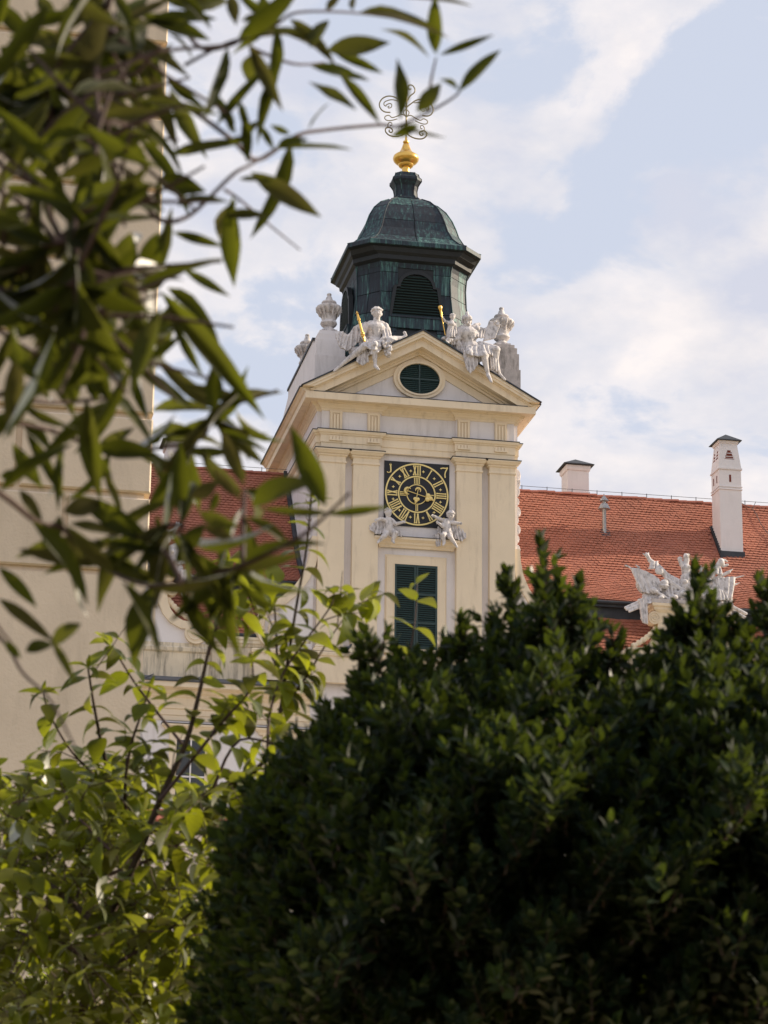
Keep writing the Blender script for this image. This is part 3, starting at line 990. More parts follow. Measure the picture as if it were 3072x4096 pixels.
# --- left seated figure with sceptre and cornucopia
A = mapper(1320, 1200, 4.88)
k_ = 1 / (4.88 * 85)       # zoom pixel in metres
R = lambda z: z * k_
LS = head(A, 918, 268, -1.05, R(120), (.05, -1, -.15))
LS += [('c', A(905, 440, -1.0), R(76), A(912, 350, -1.0), R(62)), ('c', A(790, 470, -1.0), R(72), A(1010, 475, -1.0), R(72)),
       ('e', A(888, 570, -1.0), (R(215), R(150), R(150))), ('e', A(800, 545, -1.16), (R(75), R(60), R(60))), ('e', A(975, 550, -1.16), (R(75), R(60), R(60))),
       ('c', A(880, 600, -1.0), R(150), A(852, 760, -.95), R(138)), ('e', A(850, 800, -.95), (R(175), R(150), R(110))),
       ('e', A(715, 500, -1.0), (R(72),) * 3), ('e', A(1075, 515, -1.0), (R(75),) * 3),
       ('c', A(705, 510, -1.0), R(74), A(625, 680, -1.15), R(58)), ('c', A(625, 680, -1.15), R(56), A(660, 745, -1.35), R(42)),
       ('c', A(1080, 530, -1.0), R(74), A(1140, 660, -1.05), R(62)), ('c', A(1140, 660, -1.05), R(52), A(1040, 745, -1.35), R(40)),
       ('c', A(790, 830, -1.0), R(98), A(640, 925, -1.55), R(72)), ('c', A(640, 925, -1.55), R(66), A(440, 1090, -1.45), R(58)), ('c', A(440, 1090, -1.45), R(58), A(235, 1255, -1.4), R(34)), ('c', A(235, 1255, -1.4), R(36), A(80, 1385, -1.5), R(22)),
       ('c', A(880, 830, -1.0), R(100), A(870, 880, -1.7), R(72)), ('c', A(870, 880, -1.7), R(66), A(870, 1060, -1.62), R(56)), ('c', A(870, 1060, -1.62), R(56), A(885, 1260, -1.62), R(33)), ('c', A(885, 1290, -1.62), R(40), A(950, 1355, -1.9), R(24)),
       ('cloth', [A(700, 420, -.85), A(560, 480, -.8), A(460, 520, -.8), A(390, 640, -.8)], [A(560, 800, -.9), A(480, 900, -.9), A(330, 975, -.9), A(200, 900, -.9)], 9, R(34)),
       ('cloth', [A(390, 640, -.8), A(330, 690, -.85), A(250, 610, -.85), A(100, 640, -.8)], [A(300, 970, -.9), A(220, 950, -.9), A(160, 860, -.9), A(110, 740, -.85)], 9, R(32)),
       ('cloth', [A(760, 800, -1.3), A(820, 780, -1.6), A(900, 780, -1.6), A(980, 800, -1.3)], [A(735, 1110, -1.35), A(780, 1060, -1.65), A(960, 1000, -1.65), A(1010, 960, -1.3)], 9, R(26)),
       ('cloth', [A(560, 1000, -1.3), A(640, 1000, -1.4), A(720, 980, -1.4)], [A(500, 1190, -1.35), A(640, 1290, -1.4), A(760, 1190, -1.35)], 8, R(30)),
       ('cloth', [A(1000, 480, -1.1), A(1090, 470, -1.0), A(1170, 560, -.95)], [A(1030, 760, -1.3), A(1130, 740, -1.25), A(1200, 660, -1.1)], 7, R(28)),
       ('c', A(1480, 680, -.9), R(26), A(1455, 640, -.9), R(34)), ('c', A(1480, 690, -.9), R(30), A(1420, 745, -.9), R(42)), ('c', A(1420, 745, -.9), R(42), A(1270, 765, -1.0), R(66)), ('c', A(1270, 765, -1.0), R(68), A(1130, 800, -1.25), R(92)),
       ('cloth', [A(690, 450, -.8), A(640, 480, -.75), A(560, 520, -.75)], [A(740, 960, -1.0), A(650, 1000, -1.0), A(560, 1000, -1.0)], 7, R(34)),
       ('cloth', [A(1000, 470, -.75), A(1090, 480, -.75), A(1180, 560, -.75)], [A(950, 930, -1.05), A(1010, 940, -1.0), A(1080, 900, -1.0)], 6, R(34)),
       ('cloth', [A(690, 760, -1.25), A(790, 790, -1.45), A(880, 790, -1.5), A(990, 770, -1.3)], [A(660, 900, -1.6), A(760, 960, -1.65), A(880, 960, -1.75), A(1000, 900, -1.5)], 8, R(30)),
       ('e', A(850, 900, -.7), (R(230), R(150), R(120))), ('e', A(560, 1020, -.8), (R(200), R(120), R(110)))]
for k in range(46):
    t = random.random()
    cx, cz = 1110 + 25 * t + random.uniform(-1, 1) * 95 * (1 - .6 * t), 790 + 320 * t
    LS.append(('e', A(cx, cz, -1.45 - random.uniform(0, .25)), (R(random.uniform(22, 36)),) * 3))
LS += hand3(A, A(665, 760, -1.42), (.4, -.2, -1), R(34), (.3, -.4, -.4)) + hand3(A, A(1030, 750, -1.4), (-.5, -.2, -.8), R(34), (-.2, -.4, -.5))
st1 = sculpt('statue', STONE, LS, .019)
tag(st1, 'white stone statue seated on left slope of pediment holding a gold sceptre', 'statue', 'statues on the pediment')
sp0, sp1 = A(520, 215, -1.45), A(682, 850, -1.45)
pts, rr = [], []
for t, r in ((0, .01), (.05, .05), (.075, .085), (.09, .04), (.13, .05), (.20, .06), (.26, .085), (.28, .085), (.30, .05), (.45, .06), (.66, .065), (.68, .1), (.72, .1), (.735, .075), (.76, .1), (.78, .1), (.80, .06), (.88, .055), (.94, .05), (1, .02)):
    pts.append(sp0.lerp(sp1, t)); rr.append(r * .95)
MB().tube(pts, rr, 10).build('sceptre', GOLD, st1, smooth=True)

# --- right seated figure with helmet, tablet and small winged statuette
A = mapper(1740, 1180, 4.608)
k_ = 1 / (4.608 * 85)
RS = head(A, 585, 500, -1.05, R(108), (-.05, -1, -.35), hair=False, helmet=True, beard=True)
RS += [('c', A(600, 640, -1.0), R(80), A(590, 560, -1.0), R(64)), ('c', A(500, 630, -1.0), R(75), A(720, 620, -1.0), R(75)), ('e', A(600, 725, -1.0), (R(210), R(150), R(150))), ('e', A(520, 690, -1.15), (R(75), R(60), R(60))), ('e', A(680, 690, -1.15), (R(75), R(60), R(60))),
       ('c', A(615, 760, -1.0), R(135), A(640, 920, -.95), R(125)), ('e', A(660, 960, -.95), (R(180), R(150), R(110))),
       ('e', A(440, 660, -1.0), (R(72),) * 3), ('e', A(765, 630, -1.0), (R(80),) * 3),
       ('c', A(440, 670, -1.0), R(76), A(425, 800, -1.1), R(62)), ('c', A(425, 800, -1.1), R(58), A(290, 830, -1.35), R(42)),
       ('c', A(770, 640, -.95), R(70), A(860, 730, -.85), R(62)), ('c', A(860, 730, -.85), R(60), A(960, 640, -.85), R(52)), ('c', A(960, 640, -.85), R(48), A(1090, 520, -.8), R(34)),
       ('cloth', [A(700, 560, -1.0), A(780, 580, -1.0), A(860, 600, -1.0), A(940, 620, -.95)], [A(700, 800, -1.2), A(780, 770, -1.1), A(850, 790, -1.05), A(900, 780, -.95)], 9, R(26)),
       ('c', A(810, 540, -.8), R(35), A(740, 560, -.9), R(40)),
       ('c', A(610, 980, -1.0), R(100), A(640, 1080, -1.6), R(72)),
       ('c', A(740, 980, -1.0), R(100), A(910, 1110, -1.65), R(72)), ('c', A(910, 1110, -1.65), R(66), A(930, 1260, -1.6), R(56)), ('c', A(930, 1260, -1.6), R(55), A(975, 1450, -1.58), R(33)), ('c', A(980, 1480, -1.6), R(40), A(1040, 1600, -1.85), R(26)),
       ('c', A(840, 950, -1.0), R(105), A(1130, 1010, -1.4), R(76)), ('c', A(1130, 1010, -1.4), R(70), A(1110, 1200, -1.3), R(60)), ('c', A(1110, 1200, -1.3), R(60), A(1180, 1440, -1.25), R(34)), ('c', A(1185, 1460, -1.25), R(36), A(1290, 1560, -1.4), R(22)),
       ('cloth', [A(510, 1000, -1.3), A(580, 1060, -1.5), A(660, 1100, -1.6), A(740, 1050, -1.5), A(810, 1000, -1.4)], [A(520, 1150, -1.35), A(570, 1380, -1.5), A(640, 1465, -1.55), A(740, 1340, -1.5), A(810, 1190, -1.4)], 12, R(30)),
       ('cloth', [A(790, 930, -1.3), A(880, 920, -1.4), A(1000, 930, -1.4), A(1100, 980, -1.35)], [A(800, 1060, -1.5), A(900, 1060, -1.6), A(1000, 1090, -1.5), A(1060, 1120, -1.4)], 9, R(28)),
       ('cloth', [A(990, 1000, -1.35), A(1080, 1020, -1.4), A(1180, 1040, -1.3)], [A(1010, 1370, -1.3), A(1080, 1390, -1.35), A(1150, 1400, -1.25)], 8, R(30)),
       ('cloth', [A(470, 660, -.75), A(430, 700, -.75), A(400, 760, -.75)], [A(560, 1000, -1.05), A(500, 1010, -1.0), A(440, 1000, -1.0)], 6, R(34)),
       ('cloth', [A(560, 930, -1.25), A(660, 950, -1.4), A(780, 940, -1.4), A(880, 920, -1.3)], [A(560, 1070, -1.55), A(650, 1120, -1.65), A(800, 1130, -1.65), A(930, 1090, -1.6)], 9, R(30)),
       ('box', [A(1000, 470, -.95), A(1210, 540, -1.0), A(1110, 795, -1.15), A(890, 845, -1.1)], (0, .12, 0)),
       ('e', A(760, 1080, -.75), (R(250), R(130), R(160))), ('e', A(420, 960, -.85), (R(120), R(100), R(100))), ('c', A(430, 900, -1.1), R(60), A(420, 1000, -1.05), R(50)), ('c', A(420, 1000, -1.05), R(50), A(520, 1060, -1.1), R(45))]
RS += hand3(A, A(1110, 500, -1.02), (.8, -.3, -.5), R(34), (.2, -.6, -.7)) + hand3(A, A(250, 815, -1.42), (-.5, -.3, -.8), R(40), (.5, -.4, -.2))
st2 = sculpt('statue', STONE, RS, .019)
tag(st2, 'white stone helmeted bearded statue with tablet seated on right slope of pediment', 'statue', 'statues on the pediment')
SF = head(A, 325, 410, -1.3, R(62), (.1, -1, -.1))
SF += [('c', A(310, 500, -1.3), R(42), A(320, 450, -1.3), R(30)), ('c', A(300, 530, -1.3), R(66), A(290, 620, -1.3), R(56)), ('e', A(300, 540, -1.36), (R(75), R(55), R(50))),
       ('c', A(250, 510, -1.3), R(32), A(190, 490, -1.35), R(26)), ('c', A(190, 490, -1.35), R(26), A(125, 395, -1.4), R(20)), ('c', A(365, 520, -1.3), R(34), A(375, 620, -1.3), R(28)), ('c', A(375, 620, -1.3), R(27), A(390, 710, -1.35), R(20)),
       ('cloth', [A(230, 600, -1.3), A(290, 610, -1.38), A(350, 620, -1.3)], [A(190, 760, -1.25), A(270, 790, -1.4), A(370, 760, -1.3)], 8, R(24)),
       ('cloth', [A(230, 740, -1.25), A(300, 780, -1.3), A(370, 760, -1.25)], [A(240, 880, -1.1), A(310, 930, -1.15), A(380, 900, -1.1)], 7, R(28)),
       ('e', A(190, 810, -1.15), (R(80), R(60), R(45)))]
SF += hand3(A, A(120, 388, -1.4), (-.3, 0, 1), R(18), (.3, -.3, .3))
sf = sculpt('statuette', STONE, SF, .016, 1, st2)
t0, t1 = A(85, 190, -1.42), A(190, 745, -1.42)
MB().tube([t0.lerp(t1, t) for t in (0, .03, .09, .15, .2, .3, .4, 1)], [.02, .09, .105, .07, .05, .055, .03, .02], 9).build('torch', GOLD, st2, smooth=True)

# --- two putti beside the clock
A = mapper(1450, 1780, 3.687)
k_ = 1 / (3.687 * 85)


def putto(hd, hy, torso, arms, legs, cloths, label, look):
    L = head(A, hd, hy, -.48, R(66), look)
    (sx, sy), (px_, py_) = torso
    L += [('c', A(sx, sy, -.42), R(58), A((sx + px_) / 2, (sy + py_) / 2, -.45), R(58)), ('c', A((sx + px_) / 2, (sy + py_) / 2, -.45), R(62), A(px_, py_, -.42), R(66)), ('e', A(px_, py_, -.40), (R(80), R(70), R(52)))]
    for (a, b, c) in arms:
        L += [('c', A(*a, -.42), R(34), A(*b, -.52), R(30)), ('c', A(*b, -.52), R(29), A(*c, -.6), R(20))]
        L += hand3(A, A(*c, -.6), (A(*c, -.6) - A(*b, -.52)), R(19), (0, -.3, -.2))
    for (a, b, c, d) in legs:
        L += [('c', A(*a, -.42), R(50), A(*b, -.66), R(40)), ('c', A(*b, -.66), R(38), A(*c, -.6), R(24)), ('c', A(*c, -.6), R(25), A(*d, -.7), R(15))]
    for (U, V, n) in cloths:
        L.append(('cloth', [A(x, y, -.30) for x, y in U], [A(x, y, -.34) for x, y in V], n, R(23)))
    o = sculpt('putto', STONE, L, .014)
    return tag(o, label, 'putto', 'cherubs at the clock')


putto(378, 1005, ((385, 1110), (395, 1260)), [((430, 1110), (490, 1165), (590, 1140)), ((340, 1110), (270, 1090), (215, 1105))],
      [((365, 1285), (310, 1350), (250, 1410), (225, 1440)), ((440, 1285), (490, 1300), (445, 1410), (465, 1440))],
      [([(340, 1130), (280, 1140), (200, 1130), (100, 1180)], [(330, 1300), (260, 1310), (190, 1300), (100, 1250)], 9), ([(440, 1260), (510, 1250), (560, 1270)], [(400, 1350), (520, 1340), (600, 1350)], 7), ([(400, 1280), (430, 1285)], [(380, 1345), (430, 1350)], 4)],
      'white stone cherub at lower left corner of the clock', (.5, -1, .1))
putto(1300, 1045, ((1235, 1140), (1255, 1290)), [((1190, 1120), (1130, 1090), (1055, 1050)), ((1290, 1140), (1360, 1150), (1425, 1155)), ((1200, 1160), (1180, 1200), (1120, 1150))],
      [((1230, 1310), (1185, 1330), (1205, 1440), (1190, 1475)), ((1280, 1315), (1295, 1360), (1360, 1450), (1395, 1505))],
      [([(1300, 1180), (1370, 1190), (1440, 1210), (1520, 1300)], [(1340, 1370), (1400, 1400), (1460, 1410), (1530, 1350)], 9), ([(1040, 1330), (1090, 1310), (1150, 1300), (1190, 1310)], [(1085, 1490), (1110, 1500), (1140, 1480), (1150, 1380)], 8), ([(1110, 1200), (1150, 1230)], [(1100, 1300), (1150, 1310)], 4)],
      'white stone cherub with outstretched arms at lower right corner of the clock', (-.25, -1, -.3))


# --- urns on the pedestals
def urn(c, z0, label, seed):
    u = thing('urn', label, 'urn', (c[0], c[1], z0), 'stone urns on the tower attic')
    MB().box(c[0] - .36, c[0] + .36, c[1] - .36, c[1] + .36, z0, z0 + .14).build('foot_block', STONE, u)
    MB().lathe([(.34, z0 + .14), (.35, z0 + .20), (.25, z0 + .25), (.22, z0 + .33), (.34, z0 + .42), (.40, z0 + .52), (.37, z0 + .62), (.32, z0 + .66), (.33, z0 + .72), (.35, z0 + 1.0), (.44, z0 + 1.04), (.46, z0 + 1.10), (.56, z0 + 1.18), (.60, z0 + 1.28), (.58, z0 + 1.36), (.34, z0 + 1.42), (.22, z0 + 1.44)], c, 28).build('bowl', STONE, u, smooth=True)
    m = MB()
    for k in range(14):
        a = 2 * math.pi * k / 14
        m.tube([(c[0] + r * math.cos(a), c[1] + r * math.sin(a), z0 + z) for r, z in ((.585, 1.30), (.57, 1.18), (.49, 1.08), (.45, .96), (.40, .90 - .08 * (k % 2)))], [.05, .06, .05, .045, .02], 6)
    m.build('leaf_garland', STONE, u, smooth=True)
    MB().lathe([(.20, z0 + 1.42), (.22, z0 + 1.46), (.33, z0 + 1.52), (.36, z0 + 1.57), (.33, z0 + 1.63), (.20, z0 + 1.68), (.17, z0 + 1.74), (.13, z0 + 1.86), (.09, z0 + 1.92), (.11, z0 + 1.96), (.11, z0 + 2.02), (.06, z0 + 2.06), (.01, z0 + 2.07)], c, 20).build('lid', STONE, u, smooth=True)


urn((-3.95, 1.5), 44.55, 'white stone urn on pedestal left of the copper lantern', 1)
urn((4.38, 1.5), 44.55, 'white stone urn on grey stepped pedestal at the right', 2)
urn((-4.05, 7.15), 44.55, 'small far urn behind the attic wall at the tower rear left', 3)

# ================================================================== PALACE WINGS
RP = [(1.5, 32.50), (2.2, 33.0), (2.9, 33.55), (3.7, 34.28), (5.0, 35.90), (7.95, 39.57)]    # upper roof section (y, z)
LP = [(0.35, 29.55), (1.7, 31.66)]                                                          # lower roof section
TW, TG = .225, .198


def arc(prof):
    s = [0]
    for a, b in zip(prof, prof[1:]):
        s.append(s[-1] + math.hypot(b[0] - a[0], b[1] - a[1]))
    return s


def along(prof, S, s):
    for i in range(len(S) - 1):
        if s <= S[i + 1] or i == len(S) - 2:
            L = S[i + 1] - S[i]
            t = (s - S[i]) / L
            dy, dz = (prof[i + 1][0] - prof[i][0]) / L, (prof[i + 1][1] - prof[i][1]) / L
            return prof[i][0] + dy * (s - S[i]), prof[i][1] + dz * (s - S[i]), dy, dz


# one beaver-tail tile: u across, t up the slope, h off the slope
TA = [(-.5, .55), (-.5, .1)] + [(-.5 + k / 6, .1 - .17 * math.sqrt(max(0, 1 - ((k / 6 - .5) / .5) ** 2)) ** 1.0) for k in range(1, 6)] + [(.5, .1), (.5, .55)]
TV = [(u * TW * .985, t * TG * 2, (.006 + .046 * (.55 - t) / .62)) for u, t in TA]
nT = len(TV)
TV += [(u, t, h - .032) for u, t, h in TV[1:nT - 1]]
TF = [tuple(range(nT))] + [(1 + k, 2 + k, nT + k + 1, nT + k) for k in range(nT - 3)]
tile_me = bpy.data.meshes.new('tile')
tile_me.from_pydata(TV, [], TF)
tile_me.materials.append(TILE)
TVn = np.array(TV)


def tile_roof(prof, x0, x1, parent, name, singles, ytop, pick=None, holes=()):
    S = arc(prof)
    root = MB()
    root.loft([[(x0, y, z) for y, z in prof] + [(x0, y + .25, z - .25) for y, z in prof[::-1]], [(x1, y, z) for y, z in prof] + [(x1, y + .25, z - .25) for y, z in prof[::-1]]])
    ro = root.build(name, TILE2, parent)
    rows = int(S[-1] / TG)
    cand = []
    for r in range(rows):
        s = .06 + r * S[-1] / rows
        y, z, dy, dz = along(prof, S, s)
        ncol = int((x1 - x0) / TW)
        off = TW / 2 if r % 2 else 0
        for c in range(ncol):
            x = x0 + TW * (c + .5) + off
            if x > x1 - .1: continue
            if any(hx0 < x < hx1 and hs0 < s < hs1 for hx0, hx1, hs0, hs1 in holes): continue
            cand.append((x + random.uniform(-.006, .006), y, z, dy, dz, random.uniform(-.006, .008) + .014 * math.sin(x * .8 + r * .21) + .012 * math.sin(x * 2.3 - r * .5), random.uniform(-.025, .025)))
    key = pick or (lambda q: 0)
    cand.sort(key=key)
    for (x, y, z, dy, dz, h, a) in cand[:singles]:
        m = Matrix(((1, 0, 0, x), (0, dy, -dz, y), (0, dz, dy, z), (0, 0, 0, 1)))
        link('tile', tile_me, ro, None, m @ Matrix.Translation((0, 0, h)) @ Matrix.Rotation(a, 4, 'Z'))
    rest = cand[singles:]
    if rest:
        q = np.array(rest)
        ca, sa = np.cos(q[:, 6])[:, None], np.sin(q[:, 6])[:, None]
        u = TVn[None, :, 0] * ca - TVn[None, :, 1] * sa
        t = TVn[None, :, 0] * sa + TVn[None, :, 1] * ca
        h = TVn[None, :, 2] + q[:, 5][:, None]
        V = np.stack([q[:, 0:1] + u, q[:, 1:2] + t * q[:, 3:4] - h * q[:, 4:5], q[:, 2:3] + t * q[:, 4:5] + h * q[:, 3:4]], -1).reshape(-1, 3)
        nv = len(TV)
        F = [tuple(i * nv + k for k in f) for i in range(len(rest)) for f in TF]
        me = bpy.data.meshes.new('tiles')
        me.from_pydata(V.tolist(), [], F)
        at = me.attributes.new('leafid', 'FLOAT', 'POINT')
        at.data.foreach_set('value', np.repeat(rng.random(len(rest)) * 50, nv).astype(np.float32))
        me.materials.append(TILE)
        o = link('tiles', me, ro)
        tag(o, kind='stuff')
    return ro


def ridge(x0, x1, y, z, roof, wire=True):
    n = int((x1 - x0) / .42)
    for k in range(n):
        xa = x0 + k * (x1 - x0) / n
        dz = random.uniform(-.02, .02)
        m = MB()
        rings = []
        for i, xx in enumerate((xa, xa + .40, xa + .46)):
            r = .15 + (.012 if i else -.01)
            rings.append([(xx, y + .05 + r * 1.15 * math.cos(math.pi * j / 6), z - .04 + dz + r * math.sin(math.pi * j / 6)) for j in range(7)])
        m.loft(rings).build('ridge_tile', TILE2, roof, smooth=True)
    if wire:
        m = MB().tube([(x0, y, z + .26), (x1, y, z + .26)], .012, 5)
        k = x0 + .9
        while k < x1:
            m.box(k - .015, k + .015, y - .015, y + .015, z + .05, z + .30)
            k += 1.28
        m.build('lightning_wire', WIRE, roof)


def wing(s):
    lab = 'right palace wing with red tiled roof, tall white chimney and scrolled attic gable' if s > 0 else 'left palace wing with red tiled roof in the tower shade'
    xi, xo = 4.78, (26.0 if s > 0 else 21.0)
    W = thing('palace_wing', lab, 'building', (s * (xi + xo) / 2, 0, BASE), 'palace wings either side of the tower')
    a, b = sorted((s * xi, s * xo))
    c, d = sorted((s * 7.38, s * xo))
    # main wall, bands, cornice
    MB().box(c, d, -.20, 14.0, BASE, 27.0).build('wall', WHITE, W)
    ax, bx_ = sorted((s * 4.76, s * 7.38))
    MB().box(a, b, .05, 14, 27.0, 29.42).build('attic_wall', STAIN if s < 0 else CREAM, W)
    MB().box(ax, bx_, -.20, .04, BASE, 27.0).build('wall', WHITE, W)
    p = [(a, -.20), (b, -.20)]
    MB().mold(p, [(-.1, 25.42), (.05, 25.42), (.05, 25.62), (.09, 25.66), (.09, 25.9), (.15, 25.94), (.15, 26.03), (.06, 26.06), (.06, 26.42), (.12, 26.47), (.16, 26.55), (.30, 26.62), (.34, 26.66), (.34, 26.74), (.62, 26.78), (.66, 26.80), (.66, 27.02), (-.1, 27.02)]).build('cornice', CREAM, W)
    lf = MB().mold(p, [(-.1, 27.02), (.72, 27.022), (.74, 27.07), (.10, 27.36), (-.1, 27.40)]).build('lead_cover', LEAD, W)
    k = a + .4
    while k < b:
        MB().tube([(k, -.95, 27.10), (k + .45, -.33, 27.42)], .02, 5).build('lead_seam', LEAD, lf)
        k += 2.1
    pp = [(a, .05), (b, .05)] if s > 0 else [(a, .05), (b, .05)]
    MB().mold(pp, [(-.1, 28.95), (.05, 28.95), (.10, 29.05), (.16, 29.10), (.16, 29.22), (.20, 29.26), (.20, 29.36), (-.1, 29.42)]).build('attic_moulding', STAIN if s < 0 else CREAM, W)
    # pilaster strips and windows of the main floor
    k = 9.2
    for i in range(4):
        for xx in (5.9 + i * 4.1,):
            X = s * xx
            wn = MB().box(X - .95, X + .95, -.30, -.19, 20.3, 24.95).build('window', CREAM, W)
            MB().box(X - .62, X + .62, -.315, -.29, 20.9, 24.55).build('pane', GLAZE, wn)
            MB().box(X - .62, X + .62, -.345, -.31, 22.9, 22.98).box(X - .035, X + .035, -.34, -.31, 20.9, 24.55).build('frame', WHITE, wn)
            MB().mold([(X - 1.1, -.2), (X - 1.1, -.28), (X + 1.1, -.28), (X + 1.1, -.2)], [(-.05, 24.95), (.03, 24.95), (.05, 25.05), (.14, 25.12), (.20, 25.16), (.20, 25.24), (-.05, 25.28)]).build('window_hood', CREAM, wn)
            MB().mold([(X - 1.1, -.2), (X - 1.1, -.28), (X + 1.1, -.28), (X + 1.1, -.2)], [(-.05, 25.285), (.225, 25.245), (.225, 25.27), (-.05, 25.31)]).build('flashing', SHEET, wn)
    # roofs
    holes = [(16.0, 17.55, 5.3, 7.0)] if s > 0 else []
    S_ = arc(RP)
    cx = 12.5 if s > 0 else -8.0
    rf = tile_roof(RP, a, b, W, 'roof', 300 if s > 0 else 120, 0, pick=lambda q: math.hypot(q[0] - cx, (q[2] - 34.5)), holes=holes)
    tile_roof(LP, a if s > 0 else a, b, W, 'lower_roof', 60, 0, pick=lambda q: math.hypot(q[0] - s * 8.4, 0))
    ridge(a, b, 7.95, 39.57, rf)
    MB().add([(a, 8.0, 39.5), (b, 8.0, 39.5), (b, 14.0, 33), (a, 14.0, 33), (a, 8.05, 39.3), (b, 8.05, 39.3), (b, 13.8, 33), (a, 13.8, 33)], [(0, 1, 2, 3), (4, 7, 6, 5), (0, 3, 7, 4), (1, 5, 6, 2)]).build('rear_roof', TILE2, W)
    MB().box(a, b, 1.74, 1.95, 31.5, 32.6).build('dormer_band', SHEET, W)
    MB().tube([(a, 1.42, 32.40), (b, 1.42, 32.40)], .085, 8).build('gutter', SHEET, W, smooth=True)
    MB().box(a, b, 1.50, 1.74, 32.20, 32.34).build('gutter_board', SHEET, W)
    MB().tube([(a, .25, 29.52), (b, .25, 29.52)], .11, 8).build('gutter', SHEET, W, smooth=True)
    # sheet flashing where the roof meets the tower flank
    xf = s * 4.80
    MB().loft([[(xf, y - .12, z + .16), (xf + s * .16, y - .12, z + .16), (xf + s * .16, y + .1, z - .1), (xf, y + .1, z - .1)] for y, z in RP]).build('roof_flashing', SHEET, W)
    # attic gable with scrolls
    X = s * 12.87
    po = [(0, 31.5), (1.62, 31.5), (1.58, 31.0), (1.62, 30.7), (1.75, 30.35), (2.0, 30.05), (2.35, 29.85), (2.8, 29.8), (3.25, 29.75), (3.4, 29.4), (3.36, 28.9), (0, 28.9)]
    full = [(X + x, z) for x, z in po] + [(X - x, z) for x, z in po[::-1][1:-1]]
    gb = MB().prism(full, -.22, .5).build('gable', WHITE, W)
    for q in (-1, 1):
        e = [(1.62, 31.5), (1.56, 31.0), (1.6, 30.7), (1.74, 30.35), (1.98, 30.05), (2.32, 29.86), (2.75, 29.82)]
        outer = [Vector((X + q * x, z)) for x, z in e]
        rings = []
        for i, pnt in enumerate(outer):
            t = (outer[min(i + 1, len(outer) - 1)] - outer[max(i - 1, 0)]).normalized()
            n = Vector((t.y, -t.x)) * q
            inn = pnt + n * (.42 - .02 * i)
            pn = pnt - n * .04
            rings.append([(pn.x, -.38, pn.y), (pn.x, .3, pn.y), (inn.x, .2, inn.y), (inn.x, -.38, inn.y)])
        MB().loft(rings).build('scroll_band', CREAM, gb, smooth=True)
        for (ux, uz, ur) in ((1.78, 31.30, .30), (2.92, 29.36, .50)):
            m = MB()
            m.loft([[(X + q * ux + ur * math.cos(2 * math.pi * i / 20), yy, uz + ur * math.sin(2 * math.pi * i / 20)) for i in range(20)] for yy in (-.44, .1)])
            m.build('volute', CREAM, gb, smooth=True)
            MB().tube([(X + q * (ux + (ur * .93 - ur * .80 * k / 26) * math.cos(.5 * k)), -.455, uz + (ur * .93 - ur * .80 * k / 26) * math.sin(.5 * k)) for k in range(27)], .032, 6).build('volute_spiral', CREAM, gb, smooth=True)
        m = MB()
        for k in range(22):
            kk = k / 3.4
            x, z = 1.55 + .1 * kk + .05 * kk * kk * .3, 30.95 - .16 * kk
            ball(m, (X + q * (x + .03 * (k % 3)), -.2, z - .02), .075 + .035 * ((k * 7) % 3), 8)
        m.build('leaf_ornament', CREAM, gb, smooth=True)
    MB().box(X - .75, X + .75, -.27, -.2, 29.2, 31.0).box(X - 1.1, X - .98, -.27, -.2, 28.95, 31.2).box(X + .98, X + 1.1, -.27, -.2, 28.95, 31.2).build('panel_moulding', CREAM, gb)
    MB().mold([(X - 1.62, .4), (X - 1.62, -.34), (X + 1.62, -.34), (X + 1.62, .4)], [(-.2, 31.45), (.02, 31.45), (.05, 31.56), (.14, 31.64), (.2, 31.70), (.2, 31.78), (.30, 31.84), (.32, 31.96), (-.2, 31.98)]).build('gable_cornice', CREAM, gb)
    MB().box(X - 1.95, X + 1.95, -.62, .5, 31.98, 32.16).build('gable_cap', GREYST, gb)
    MB().mold([(X - 3.5, .4), (X - 3.5, -.24), (X + 3.5, -.24), (X + 3.5, .4)], [(-.2, 27.35), (.04, 27.35), (.04, 28.45), (.12, 28.52), (.14, 28.66), (.05, 28.74), (.03, 28.9), (-.2, 28.92)]).build('gable_plinth', STAIN, gb)
    if s < 0:
        m = MB()
        m.tube([(X + 1.0 + .32 * math.cos(2 * math.pi * k / 20), -.29, 30.9 + .42 * math.sin(2 * math.pi * k / 20)) for k in range(21)], .03, 6)
        m.build('oval_relief', CREAM, gb, smooth=True)
    return W, rf


WR, roofR = wing(1)
WL, roofL = wing(-1)


